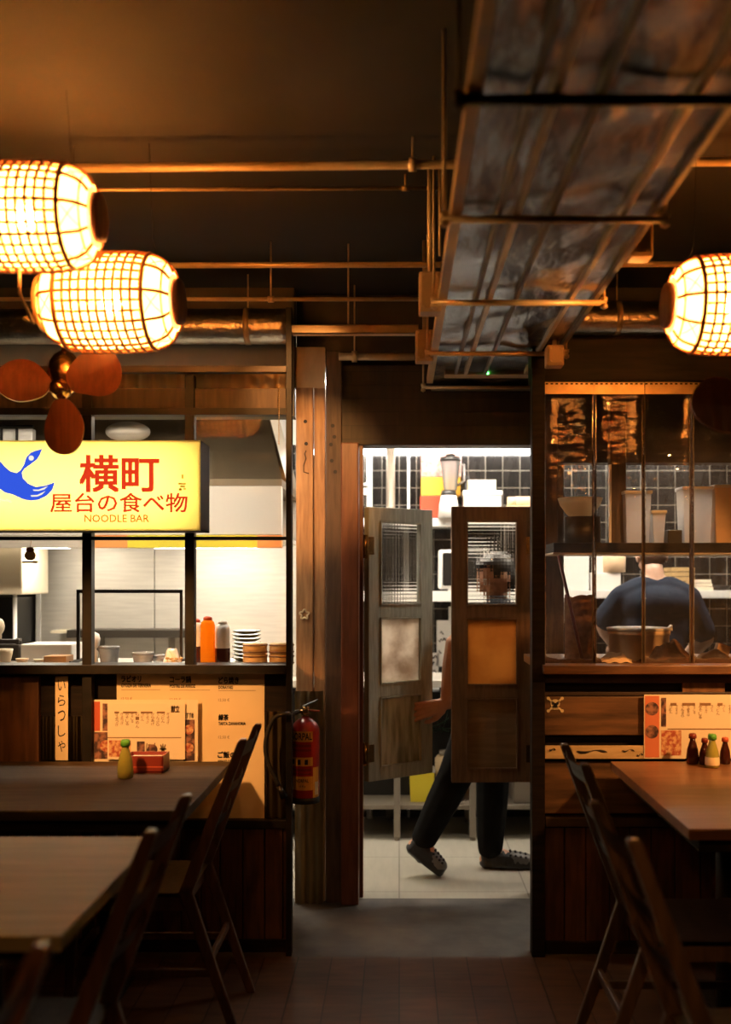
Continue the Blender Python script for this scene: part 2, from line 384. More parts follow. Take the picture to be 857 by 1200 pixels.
# ================================================================== the setting
struct('floor', MB().box(-3.3, 3.1, -2.6, 3.97, -.1, 0), M['floor_wood'])
struct('floor_entry', MB().box(-3.3, 3.1, 3.97, 4.70, -.1, 0), M['concrete'])
struct('floor_kitchen', MB().box(-2.8, 2.6, 4.70, 6.6, -.1, 0), M['floor_tile'])
struct('ceiling', MB().box(-3.3, 3.1, -2.6, 4.85, CEIL, CEIL+.1), M['ceiling'])
struct('ceiling_kitchen', MB().box(-2.8, 2.6, 4.85, 6.6, 2.62, CEIL+.1), M['white_wall'])
struct('wall_left', MB().box(-3.4, -3.3, -2.6, 4.7, 0, CEIL), M['wall_dark'])
struct('wall_right', MB().box(3.1, 3.2, -2.6, 4.7, 0, CEIL), M['wall_dark'])
struct('wall_rear', MB().box(-3.4, 3.2, -2.7, -2.6, 0, CEIL), M['wall_dark'])
struct('wall_back', MB().box(-2.8, 2.6, 6.35, 6.45, 0, 2.30), M['tile_black'])
struct('wall_back_upper', MB().box(-2.8, 2.6, 6.35, 6.45, 2.30, 2.62), M['white_wall'])
struct('wall_kitchen_left', MB().box(-2.9, -2.8, 4.7, 6.5, 0, 2.62), M['tile_black'])
struct('wall_kitchen_right', MB().box(2.6, 2.7, 4.7, 6.5, 0, 2.62), M['tile_black'])
# bulkheads over the kitchen fronts
struct('wall_bulkhead_left', MB().box(-2.8, -.475, 4.62, 4.72, 2.20, CEIL), M['bulkhead'])
struct('wall_bulkhead_right', MB().box(.64, 2.6, 4.62, 4.72, 1.99, CEIL), M['wall_dark'])
struct('wall_over_door', MB().box(-.475, .64, 4.74, 4.84, 2.45, CEIL), M['wall_dark'])
struct('beam_lintel', MB().box(-.27, .64, 4.70, 4.82, 2.08, 2.45, b=.006), M['lintel'])
# plank column beside the door
Yp = 4.65
def plank(px0, px1, y0, y1, dy=0., m='wood_plank', nm='trim_plank'):
    return struct(nm, MB().box(X(px0, Yp), X(px1, Yp), Yp+dy, Yp+dy+.05, y0, y1, b=.004), M[m])
plank(347, 367, 0, 2.335, 0, 'wood_plank')
plank(368, 381, 0, 2.335, .006, 'wood_plank')
plank(382, 400.5, 0, 2.50, -.012, 'wood_plank_dark')
struct('trim_plank_head', MB().box(X(345, Yp), X(381, Yp), Yp+.004, Yp+.04, 2.335, 2.52), M['corrugated'])
struct('trim_jamb_left', MB().box(X(400.5, 4.66), X(421, 4.66), 4.60, 4.80, 0, 2.08, b=.006), M['wood_jamb'])
struct('trim_jamb_right', MB().box(.655, .76, 4.72, 4.82, 0, 2.08, b=.006), M['wood_plank_dark'])
# marks inked on the planks, knot holes
mk = MB(); yk = Yp - .0015
for px, py in ((358, 494), (359, 520)): mk.lathe([(.0085, 0), (.0085, -.0012)], (X(px, Yp), yk, Z(py, Yp)), 'Y', 10)
mk.tube([(X(a, Yp), yk, Z(b, Yp)) for a, b in ((359, 528), (357, 532), (359, 537), (356, 545), (356, 553), (362, 555))], .0022, 6)
mk.build('inked_marks', M['ink'], label='black brush marks written down the pale plank beside the doorway', cat='writing')
mk = MB()
for px, py in ((390, 499), (388, 521), (392, 512), (389, 540), (393, 553)): mk.lathe([(.009, 0), (.009, -.001)], (X(px, 4.638), 4.637, Z(py, 4.638)), 'Y', 10)
mk.build('inked_dots', M['ink'], label='column of dark round marks on the darkest plank beside the door frame', cat='writing')
rg = MB(); c0 = V((X(357, Yp), Yp-.002, Z(720, Yp)))
rg.tube([c0 + V(((.018+.005*math.sin(5*a))*math.cos(a), 0, (.018+.005*math.sin(5*a))*math.sin(a))) for a in [2*PI*k/30 for k in range(30)]], .0045, 6, closed=True)
rg.build('flower_sticker', M['bone'], label='small cream ring-shaped flower sticker halfway up the dark plank', cat='sticker')

def corrug(x0, x1, z0, z1, y, pitch=.038, amp=.008, sheetn=None):
    n = max(8, int((x1-x0)/pitch*8))
    mb = MB()
    mb.sheet(lambda u, v: (x0+(x1-x0)*u, y + amp*math.sin(2*PI*(x1-x0)*u/pitch), z0+(z1-z0)*v), n, 1)
    g = mb.bm.faces[:]
    r = bmesh.ops.solidify(mb.bm, geom=g, thickness=.0016)
    return mb
corrug(X(345.5, 4.62), X(379, 4.62), .0, Z(810, 4.62), 4.625).build('corrugated_sheet', M['corrugated'],
    label='narrow weathered corrugated metal sheet on the planks beside the door frame', cat='metal sheet')

# ---- lower front walls (4 m away)
def FX(px): return X(px, 4.0)
def FZ(py): return Z(py, 4.0)
struct('wall_front_left', MB().box(-1.95, -.428, 4.05, 4.09, 0, 1.10), M['wood_black'])
bd = MB()
x = -1.93
while x < -.45:
    w = random.uniform(.07, .10); x1 = min(x+w, -.432)
    bd.box(x, x1-.004, 4.028+random.uniform(-.003, .003), 4.05, .04, FZ(970), b=.003); x = x1
struct('trim_boards_left', bd, M['wood_red'])
struct('baseboard_left', MB().box(-1.95, -.43, 4.018, 4.05, 0, .05, b=.004), M['wood_black'])
struct('trim_rail_left', MB().box(-1.95, -.43, 4.01, 4.06, FZ(972), FZ(962), b=.003), M['steel_black'])
struct('wall_front_right', MB().box(.53, 1.95, 4.03, 4.07, 0, 1.10), M['wood_black'])
bd = MB(); x = .57
while x < 1.93:
    w = random.uniform(.07, .10); x1 = min(x+w, 1.95)
    bd.box(x, x1-.004, 4.008+random.uniform(-.003, .003), 4.03, .04, FZ(970), b=.003); x = x1
struct('trim_boards_right', bd, M['wood_red'])
struct('baseboard_right', MB().box(.57, 1.95, 3.998, 4.03, 0, .05, b=.004), M['wood_black'])
struct('trim_rail_right', MB().box(.57, 1.95, 3.985, 4.04, FZ(968), FZ(957), b=.003), M['steel_brown'])

# ---- framed kitchen window, paler side
w1 = bpy.data.objects.new('window_1', None); link(w1); w1.location = (-1, 4, 1.1); ORG[w1] = V((-1, 4, 1.1)); w1['kind'] = 'structure'
fr = MB()
fr.box(FX(336), FX(342.5), 3.975, 4.03, 0, FZ(362), b=.002)
fr.box(FX(97.5), FX(108.5), 3.985, 4.03, 0, FZ(440), b=.002)
fr.box(FX(217.5), FX(228.5), 3.985, 4.03, FZ(783), FZ(440), b=.002)
fr.box(-1.95, FX(336), 3.96, 4.10, FZ(789), FZ(778.5), b=.002)
fr.box(-1.95, FX(336), 3.985, 4.02, FZ(633), FZ(629), b=.001)
fr.box(-1.95, FX(336), 3.98, 4.03, FZ(487), FZ(479), b=.001)
struct('window_frame', fr, M['steel_black'], w1)
struct('header_bar', MB().box(-1.95, FX(337), 3.96, 4.0, FZ(438.5), FZ(431), b=.002), M['steel_brown'], w1)
struct('header_board', MB().box(-1.95, FX(336), 4.0, 4.04, FZ(479), FZ(455), b=.003), M['wood_plank_dark'], w1)
gl = MB()
for a, b in ((-110, 97.5), (108.5, 217.5), (228.5, 336)): gl.box(FX(a), FX(b), 4.008, 4.012, FZ(629), FZ(487))
struct('glass_pane', gl, M['glass'], w1)
corrug(-1.95, FX(336), FZ(456), FZ(425), 4.075, .055, .020).build('corrugated_roofing', M['corrugated_clear'],
    label='strip of corrugated plastic tinted as lit yellow over the window header bar', cat='plastic sheet')

# ---- framed kitchen hatch, darker side
w2 = bpy.data.objects.new('window_2', None); link(w2); w2.location = (1.2, 4, 1.1); ORG[w2] = V((1.2, 4, 1.1)); w2['kind'] = 'structure'
fr = MB()
fr.box(FX(622.5), FX(637.5), 3.965, 4.03, 0, FZ(432), b=.002)
fr.box(FX(622.5), 1.95, 3.985, 4.09, FZ(447), FZ(398), b=.003)
struct('hatch_frame', fr, M['wood_black'], w2)
struct('sill', MB().box(FX(634), 1.95, 3.92, 4.55, FZ(788), FZ(778), b=.003), M['wood_sill'], w2)
pn = MB()
pn.box(FX(638), 1.95, 3.985, 4.03, FZ(800), FZ(790), b=.002)
pn.box(FX(638), 1.95, 3.99, 4.03, FZ(815), FZ(811), b=.002)
struct('sill_rail', pn, M['steel_brown'], w2)
struct('wide_board', MB().box(FX(638), 1.95, 3.992, 4.03, FZ(861), FZ(816), b=.003), M['wood_h'], w2)
struct('lower_board', MB().box(FX(638), 1.95, 3.995, 4.03, FZ(953), FZ(893), b=.003), M['wood_h'], w2)
# niche block
struct('niche_block', MB().box(FX(800), FX(850), 4.0, 4.03, FZ(811), FZ(800), b=.002), M['wood_warm'], w2)

# pale written board under the hatch
pb = thing('lettered_board', 'long thin pale wooden board with dark brush marks under the skull sticker', 'board', (FX(740), 3.98, FZ(888)))
MB().box(FX(638), FX(880), 3.975, 3.992, FZ(888), FZ(873), b=.002).build('board', M['wood_pale'], pb)
ink = MB()
for (a, b, py, r) in ((643, 650, 877, .004), (662, 669, 883, .004), (675, 710, 879, .005), (728, 742, 878, .003), (745, 752, 883, .003)):
    ink.tube([(FX(a+(b-a)*t), 3.9735, FZ(py+1.3*math.sin(t*7))) for t in [k/8 for k in range(9)]], [r*.35]+[r*(.6+.4*math.sin(k)) for k in range(1, 8)]+[r*.3], 6)
ink.build('lettering', M['ink'], pb)

# skull sticker
sk = MB(); c = V((FX(650.5), 3.988, FZ(826)))
def disc(mb, cx, cz, rx, rz, y0, y1, n=18, mi=0): mb.prism([(cx+rx*math.cos(2*PI*k/n), cz+rz*math.sin(2*PI*k/n)) for k in range(n)], y0, y1, mi)
disc(sk, c.x, c.z+.006, .019, .017, 3.9900, 3.992); sk.box(c.x-.011, c.x+.011, 3.9900, 3.992, c.z-.018, c.z-.004)
for sx in (-1, 1):
    sk.bar((c.x-sx*.026, 3.991, c.z-.022), (c.x+sx*.026, 3.991, c.z+.026), .002, .007, up=(sx*.7, 0, -.7))
    for q in (-1, 1):
        disc(sk, c.x-sx*.027*q, c.z+.002-.0245*q, .0065, .0065, 3.9898, 3.992)
sk.box(c.x-.004, c.x+.004, 3.9890, 3.9905, c.z-.006, c.z-.001, mi=1)
for sx in (-1, 1): disc(sk, c.x+sx*.008, c.z+.007, .005, .006, 3.9885, 3.9905, 12, 1)
for t in (-.007, 0, .007): sk.box(c.x+t-.0008, c.x+t+.0008, 3.9890, 3.9905, c.z-.018, c.z-.010, mi=1)
sk.build('skull_sticker', [M['bone'], M['ink']], label='cream skull and crossbones sticker on the brown board under the hatch', cat='sticker')
# hanging ornament in the window (plain stand-in)
oc = V((FX(38), 3.975, FZ(651))); om = MB()
disc(om, oc.x, oc.z, .022, .020, 3.972, 3.98); om.box(oc.x-.03, oc.x+.03, 3.971, 3.98, oc.z-.030, oc.z-.022, b=.003)
disc(om, oc.x, oc.z+.022, .016, .010, 3.970, 3.98, mi=1)
om.cyl((oc.x, 3.978, oc.z+.03), (oc.x, 3.99, FZ(631)), .0012, n=6, mi=1)
om.build('hanging_charm', [M['bone'], M['brown_sticker']], label='small cream and brown charm hanging in the window below the glowing sign', cat='ornament')

# ================================================================== ceiling services
def pipe(name, pts, r, m, label, group=None, clips=()):
    t = thing(name, label, 'pipe', pts[0], group)
    MB().tube(pts, r, 12).build('tube', M[m], t)
    if clips:
        for p in clips:
            c = MB(); p = V(p); c.cyl(p-V((.012,0,0)), p+V((.012,0,0)), r*1.5, n=12); c.cyl(p, V((p.x, p.y, CEIL)), .004, n=6)
            c.build('clip', M[m], t)
    return t
pipe('conduit_pipe', [(-2.2, 3.10, 2.695), (2.3, 3.0, 2.70)], .013, 'conduit', 'thick zinc conduit across the ceiling just above the lanterns, lowest edge brightly lit', clips=((.04, 3.05, 2.698), (1.06, 3.03, 2.699)))
pipe('conduit_pipe', [(-2.2, 3.36, 2.735), (.13, 3.33, 2.735)], .006, 'conduit', 'thin dull conduit on the ceiling behind the thick zinc one', clips=((.02, 3.332, 2.735),))
pipe('conduit_pipe', [(-2.2, 3.78, 2.62), (2.3, 3.75, 2.62)], .011, 'conduit', 'zinc conduit passing over the small lantern and on across the duct', clips=((.12, 3.765, 2.62),))
pipe('conduit_pipe', [(-2.2, 3.99, 2.555), (.08, 3.99, 2.555)], .0085, 'conduit', 'thin bright conduit ending at the larger beige box beside the duct', clips=((-.5, 3.99, 2.555),))
pipe('conduit_pipe', [(-.27, 4.58, 2.46), (.07, 4.58, 2.46)], .017, 'conduit', 'short conduit over the door lintel behind the slotted channel', clips=((-.2, 4.58, 2.46),))
ch = thing('strut_channel', 'slotted metal channel between the steel post and the smaller beige box', 'channel', (-.42, 4.0, 2.42))
cm = MB()
cm.box(-.425, .075, 3.985, 4.025, 2.452, 2.456); cm.box(-.425, .075, 3.985, 3.989, 2.42, 2.456); cm.box(-.425, .075, 3.985, 4.025, 2.42, 2.424)
cm.cyl((-.2, 4.018, 2.456), (-.2, 4.018, CEIL), .004, n=6)
cm.build('channel', M['conduit'], ch)
def foil(name, p0, p1, r, label):
    t = thing(name, label, 'duct', p0)
    n = 60; pts = [V(p0).lerp(V(p1), k/n) for k in range(n+1)]
    MB().tube(pts, [r*(1+.012*math.sin(k*2.4)) for k in range(n+1)], 28).build('tube', M['galv_pipe'], t)
    L = (V(p1)-V(p0)).length; d = (V(p1)-V(p0)).normalized()
    for f in (.25, .6, .9):
        c = MB(); q = V(p0).lerp(V(p1), f); c.tube([q-d*.012, q+d*.012], r*1.04, 28); c.cyl(q+V((0, 0, r)), (q.x, q.y, CEIL), .004, n=6)
        c.build('clamp', M['conduit'], t)
foil('foil_duct', (-2.3, 4.42, 2.555), (-.47, 4.42, 2.555), .075, 'round crinkled foil duct behind the small lantern above the window')
foil('foil_duct', (.615, 4.40, 2.585), (1.9, 4.40, 2.585), .07, 'round crinkled foil duct above the strip curtain hatch')

# main rectangular duct
D0, D1, DY0, DY1, DZ = .15, .605, .25, 4.70, 2.35
du = thing('ventilation_duct', 'long rectangular galvanised duct under the ceiling running towards the door lintel', 'duct', (.38, 2.4, DZ))
db = MB()
nu, nv = 14, 170
rnd = [[random.uniform(-1, 1) for _ in range(nv+1)] for _ in range(nu+1)]
def under(u, v):
    e = min(1, 6*min(u, 1-u))
    w = .006*math.sin(v*37+2*math.sin(u*5))*math.sin(u*PI*2.2+v*11) + .004*math.sin(v*83+u*9)
    return (D0+(D1-D0)*u, DY0+(DY1-DY0)*v, DZ + e*w)
db.sheet(under, nu, nv)
db.box(D0, D1, DY0, DY1, DZ+.012, 2.60)
db.build('duct_body', M['galv'], du)
for xr, w in ((.235, .012), (.275, .016), (.36, .012), (.53, .014)):
    rb = MB(); rb.box(xr, xr+w, DY0, DY1-.35, DZ-.016, DZ+.008, b=.002); rb.build('seam_rail', M['conduit'] if w > .013 else M['stainless_dark'], du)
MB().box(.122, .15, DY0, 4.55, DZ-.016, DZ+.014, b=.003).build('edge_rail', mat('lit_gold_rail', (.80,.56,.28), (.72,.48,.23), rough=.45, nscale=9), du)  # lantern light on this edge put into the paler gold colour
MB().box(.605, .622, DY0, 4.55, DZ-.014, DZ+.012, b=.003).build('edge_rail', M['stainless_dark'], du)
en = MB(); en.box(D0-.005, D1+.02, 4.62, 4.66, DZ-.03, DZ-.015, b=.002); en.build('end_flange', M['stainless_dark'], du)
for yb, m, r in ((1.84, 'conduit_dark', .011), (2.455, 'conduit', .009), (3.19, 'conduit', .0095), (3.91, 'conduit', .009), (4.60, 'conduit', .008)):
    hb = MB(); zb = DZ-.016-r
    hb.cyl((.10, yb, zb), (.645, yb, zb), r, n=12)
    for xx in (.108, .638):
        hb.cyl((xx, yb, zb-.02), (xx, yb, CEIL), .0045, n=8)
        hb.cyl((xx, yb, zb-.016), (xx, yb, zb-.005), .012, n=6); hb.cyl((xx, yb, zb+.005), (xx, yb, zb+.016), .012, n=6)
    hb.build('hanger_bar', M[m], du)
# extra drop rods beside the duct
for (px, py0, py1, Yr, lab) in ((515.5, 198, 300, 3.3, 'slim threaded rod hanging beside the duct near the thin conduit'), (505, 290, 345, 3.62, 'short slim threaded rod hanging above the larger beige box')):
    t = MB(); xx = X(px, Yr); t.cyl((xx, Yr, Z(py1, Yr)), (xx, Yr, CEIL), .004, n=8); t.lathe([(.009, 0), (.011, .012), (.006, .02)], (xx, Yr, Z(py0, Yr)), n=8)
    t.build('hanging_rod', M['conduit'], label=lab, cat='rod')
def jbox(x0, x1, y0, y1, Yj, lab, conduit_to=None):
    t = thing('junction_box', lab, 'electrical box', ((x0+x1)/2, Yj, y0))
    MB().box(x0, x1, Yj-.03, Yj+.04, y0, y1, b=.006).build('housing', M['beige_plastic'], t)
    MB().box(x0+.006, x1-.006, Yj-.037, Yj-.03, y0+.006, y1-.006, b=.003).build('cover', M['beige_plastic'], t)
    for a in (x0+.014, x1-.014):
        for b in (y0+.014, y1-.014): MB().lathe([(.004, 0), (.003, -.003)], (a, Yj-.037, b), 'Y', 8).build('screw', M['conduit'], t)
    MB().cyl(((x0+x1)/2, Yj, y1), ((x0+x1)/2, Yj, CEIL), .008, n=8).build('drop_conduit', M['conduit'], t)
Yj = 3.24; jbox(X(491, Yj), X(517, Yj), Z(368, Yj), Z(321, Yj), Yj, 'larger beige junction box at the near end of the thin bright conduit')
Yj = 3.98; jbox(X(487, Yj), X(508, Yj), Z(425, Yj), Z(388, Yj), Yj, 'smaller beige junction box at the end of the slotted channel')
Yj = 2.9; jbox(X(737, Yj), X(763, Yj), Z(304, Yj), Z(262, Yj), Yj, 'beige junction box beside the duct above the single lantern')
Yj = 3.80; jbox(X(640, Yj), X(660, Yj), Z(430, Yj), Z(406, Yj), Yj, 'small beige junction box over the corner of the strip curtain hatch')
# emergency light under the duct end
Ye = 4.40
em = thing('emergency_light', 'flat beige emergency light with a green lamp under the duct end', 'light', (X(572, Ye), Ye, Z(440, Ye)))
MB().box(X(521, Ye), X(625, Ye), Ye-.03, Ye+.05, Z(441, Ye), Z(429, Ye), b=.006).build('housing', M['beige_plastic'], em)
g = MB(); g.ball((X(571, Ye), Ye-.032, Z(439, Ye)), .006); g.build('indicator_lamp', glow('green_led', (.1, 1, .15), 4), em)
MB().box(X(521, Ye)+.02, X(625, Ye)-.02, Ye+.01, Ye+.04, Z(429, Ye), DZ).build('mounting_plate', M['stainless_dark'], em)

# ================================================================== lanterns
def lantern_proto(name, label):
    t = thing(name, label, 'lantern', (0,0,0), 'barrel lanterns on the ceiling')
    R, H = .140, .188
    def rad(x):
        a = abs(x)/H
        return .082 + (R-.082)*(max(0, 1-a**3.6))**.55
    xs = [H*(-1+2*k/28) for k in range(29)]
    MB().lathe([(rad(x)-.004, x) for x in xs], (0,0,0), 'X', 40, cap=False).build('shade', M['shade'], t)
    c = MB()
    def ring(x, r, n=40): c.tube([(x, (rad(x)+r*.3)*math.cos(2*PI*k/n), (rad(x)+r*.3)*math.sin(2*PI*k/n)) for k in range(n)], r, 6, closed=True)
    for k in range(9): ring(-.096+.024*k, .0042)
    for x in (-.125, .125): ring(x, .0066)
    for x in (-.175, .175): ring(x, .0026)
    for k in range(10):
        a = 2*PI*k/10
        c.tube([(x, (rad(x)+.001)*math.cos(a), (rad(x)+.001)*math.sin(a)) for x in xs], .0046, 6)
    for k in range(30):
        if k % 3 == 0: continue
        a = 2*PI*k/30
        c.tube([(x, (rad(x)+.001)*math.cos(a), (rad(x)+.001)*math.sin(a)) for x in [-.125+.25*j/10 for j in range(11)]], .0040, 5)
    # crossed ties over the rounded ends
    for sgn in (-1, 1):
        for k in range(12):
            a = 2*PI*(k+.5)/12
            for d in (-1, 1):
                pts = []
                for j in range(5):
                    x = sgn*(.128+.046*j/4); b = a + d*(.26 - .52*j/4)
                    pts.append((x, (rad(x)+.002)*math.cos(b), (rad(x)+.002)*math.sin(b)))
                if k % 2 == 0: c.tube(pts, .0014, 5)
    c.build('cane_cage', M['cane'], t)
    MB().lathe([(.055, .186), (.064, .188), (.066, .196), (.064, .206), (.05, .209), (.012, .210)], (0,0,0), 'X', 32).build('end_disc', M['disc_wood'], t)
    MB().lathe([(.012, -.214), (.07, -.212), (.082, -.206), (.082, -.194), (.07, -.188), (.055, -.186)], (0,0,0), 'X', 32).build('end_disc', M['disc_lit'], t, label='wooden end disc toned pale as lit')
    b = MB(); b.ball((0,0,.0), .032, 3); b.build('bulb', glow('lantern_bulb', (1, .50, .155), LAMP), t)
    for x in (-.135, .135): MB().tube([(x, 0, rad(x)), (x*.9, 0, rad(x)+.05), (x*.82, .0, .60)], .0009, 6).build('hanging_wire', M['steel_black'], t)
    return t
pass
lz = lambda py, Y: Z(py, Y)
L2 = lantern_proto('barrel_lantern', 'whole cane-caged barrel lantern glowing above the fan with three blades')
p2 = V((X(131, 3.1), 3.1, Z(355, 3.1)))
L1 = copy_tree(L2); L1['label'] = 'higher cane barrel lantern partly hidden by the edge of view, over the other one'
L3 = copy_tree(L2); L3['label'] = 'cane barrel lantern hanging by itself above the strip curtain hatch'
p1 = V((X(30, 2.76), 2.76, Z(255, 2.76))); p3 = V((X(862, 2.98), 2.98, Z(358, 2.98)))
L2.location = p2; L2.rotation_euler = (0, 0, -.05); L2.scale = (1.04,)*3
L1.location = p1; L3.location = p3; L3.rotation_euler = (0, 0, PI)
# trim the wires so they end at the ceiling
for l, p in ((L1, p1), (L2, p2), (L3, p3)):
    for k in kids(l):
        if k.name.startswith('hanging_wire'):
            k.data = k.data.copy()
            for v in k.data.vertices:
                if v.co.z > .4: v.co.z = (CEIL - p.z)/l.scale.x
fx = MB()
a = p1 + V((-.02, .01, -.14)); b = p2 + V((-.212, .0, -.03))
fx.tube([a, a+V((.0, 0, -.06)), a+V((.02, .05, -.13)), b+V((-.05, -.01, -.02)), b+V((-.02, 0, 0)), b], .0045, 8)
fx.build('flex_cord', M['cord'], label='pale flex looping from the upper lantern down to the lower one', cat='cord')

# ================================================================== fans
def smooth_loop(P, m=4):
    n = len(P); Q = []
    for i in range(n):
        a, b, c, d = (V((*P[(i+k) % n], 0)) for k in (-1, 0, 1, 2))
        for j in range(m):
            t = j/m; q = .5*((2*b)+(c-a)*t+(2*a-5*b+4*c-d)*t*t+(3*b-a-3*c+d)*t**3); Q.append((q.x, q.y))
    return Q
def fan_proto(label):
    t = thing('ceiling_fan', label, 'fan', (0,0,0), 'small three bladed fans')
    MB().lathe([(.010, -.045), (.022, -.040), (.026, -.020), (.030, -.006), (.034, .004), (.030, .03)], (0,0,0), 'Y', 24).build('hub', M['brass'], t)
    m = MB(); m.lathe([(.012, -.075), (.034, -.062), (.052, -.035), (.058, 0), (.052, .035), (.036, .060), (.016, .075)], (0, .05, .065), 'Z', 28)
    m.cyl((0, .05, .13), (0, .05, .74), .011, n=14); m.lathe([(.05, .735), (.045, .715), (.014, .70)], (0, .05, 0), 'Z', 24)
    m.build('motor_housing', M['brass'], t)
    out = [(.035,-.020),(.07,-.050),(.11,-.074),(.15,-.080),(.185,-.066),(.212,-.034),(.222,.004),(.212,.034),(.18,.056),(.13,.066),(.08,.054),(.04,.026)]
    for ang in (168, 26, -84):
        bl = MB(); R = Matrix.Rotation(-math.radians(ang), 3, 'Y') @ Matrix.Rotation(math.radians(17), 3, 'X')
        top, bot = [], []
        ctr_t = bl.bm.verts.new(R @ V((.12, -.004-.002, 0))); ctr_b = bl.bm.verts.new(R @ V((.12, .004, 0)))
        for u, v in smooth_loop(out):
            v *= 1.08; cv = .25*v*v*8 - .05*(u-.1)**2
            top.append(bl.bm.verts.new(R @ V((u, cv-.004, v)))); bot.append(bl.bm.verts.new(R @ V((u, cv+.004, v))))
        n = len(top)
        for k in range(n):
            j = (k+1) % n
            bl._f([ctr_t, top[k], top[j]]); bl._f([ctr_b, bot[j], bot[k]]); bl._f([top[k], bot[k], bot[j], top[j]])
        b = bl.build('blade', M['wood_fan'], t)
        br = MB(); q0 = R @ V((.015, .004, 0)); q1 = R @ V((.075, .006, 0)); br.bar(q0, q1, .03, .006, .001, up=R @ V((0, 1, 0))); br.build('blade_bracket', M['brass'], b)
    return t
F1 = fan_proto('small brass fan with reddish wooden blades below the paired lanterns')
F1.location = (X(70, 3.45), 3.45, Z(456, 3.45))
F2 = copy_tree(F1); F2['label'] = 'small fan whose single visible blade shows beside the strip curtain'
F2.location = (X(908, 2.66), 2.66, Z(488, 2.66))
F2.rotation_euler = (0, 0, 0)
for f in (F1, F2):
    for k in kids(f):
        if k.name.startswith('motor_housing'):
            k.data = k.data.copy()
            dz = CEIL - f.location.z
            for v in k.data.vertices:
                if v.co.z > .5: v.co.z += dz - .74

# ================================================================== sign
YS = 3.78
def SX(px): return X(px, YS)
def SZ(py): return Z(py, YS)
sg = thing('lightbox_sign', 'glowing yellow lightbox sign with red characters and a blue bird', 'sign', (SX(60), 3.86, SZ(622)))
x0, x1, z0, z1 = SX(-118), SX(235), SZ(622), SZ(516)
cs = MB(); T = .006
cs.box(x0, x1, YS+.004, 3.96, z1-T, z1); cs.box(x0, x1, YS+.004, 3.96, z0, z0+T); cs.box(x0, x0+T, YS+.004, 3.96, z0, z1); cs.box(x1-T, x1, YS+.004, 3.96, z0, z1)
cs.build('casing', M['sign_case'], sg)
MB().box(x0, x1, 3.955, 3.96, z0, z1).build('back_panel', M['white_paint'], sg)
MB().box(x0, x1, YS, YS+.004, z0, z1, b=.0015).build('face_panel', M['sign_face'], sg)
for zz in (z0+.085, z0+.17, z0+.255): MB().cyl((x0+.06, 3.905, zz), (x1-.05, 3.905, zz), .013, n=12).build('light_tube', glow('sign_tube', (1, .90, .70), 6.5), sg)
lt = MB(); lt.text('横町', SX(93), SX(187), SZ(577), SZ(533), YS-.0012, .022); lt.build('lettering', M['sign_red'], sg, label='two large red characters')
lt = MB(); lt.text('屋台の食べ物', SX(59), SX(220), SZ(600.5), SZ(577.5), YS-.0012, .014); lt.build('lettering', M['sign_red'], sg, label='row of six smaller red characters')
lt = MB(); lt.text('NOODLE BAR', SX(99), SX(175), SZ(612), SZ(603), YS-.0012, .018); lt.build('lettering', M['sign_orange'], sg, label='orange latin lettering')
st = MB()
for a in ((209,566,218,568),(211,569,217,571),(210,572,213,575),(215,572,218,574),(213,556,215,561)): st.box(SX(a[0]), SX(a[2]), YS-.0014, YS-.0006, SZ(a[3]), SZ(a[1]))
st.build('seal_mark', mat('ochre_vinyl', (.6,.42,.03), rough=.5), sg)
def bp(q): return (SX(q[0]/6.59), SZ(500+q[1]/6.59))
bird = [(0,265),(40,310),(80,345),(130,358),(160,335),(185,295),(205,235),(240,200),(275,185),(325,172),(310,215),(290,250),(240,290),(190,325),(170,355),(180,400),(220,440),(280,465),(350,455),(425,428),(405,490),(360,535),(300,565),(240,572),(180,562),(100,525),(40,510),(0,480),(-70,430),(-150,330),(-210,160),(-120,205),(-60,225)]
bb = MB(); bb.prism([bp(q) for q in bird], YS-.0016, YS-.0006)
bb.tube([(*bp(q)[:1], YS-.001, bp(q)[1]) for q in ((0,575),(20,560),(35,575),(55,565),(70,575),(88,582))], .0016, 5)
bb.build('bird_emblem', M['sign_blue'], sg)
ex, ez = bp((243,243)); MB().prism([(ex+.0095*math.cos(2*PI*k/16), ez+.0095*math.sin(2*PI*k/16)) for k in range(16)], YS-.0026, YS-.0015).build('bird_marking', M['sign_white'], sg)
MB().prism([bp(q) for q in ((255,486),(300,487),(370,460),(345,485),(300,497),(262,496))], YS-.0026, YS-.0015).build('bird_marking', M['sign_white'], sg)
MB().prism([bp(q) for q in ((238,530),(290,528),(352,498),(325,525),(290,540),(245,541))], YS-.0026, YS-.0015).build('bird_marking', M['sign_white'], sg)

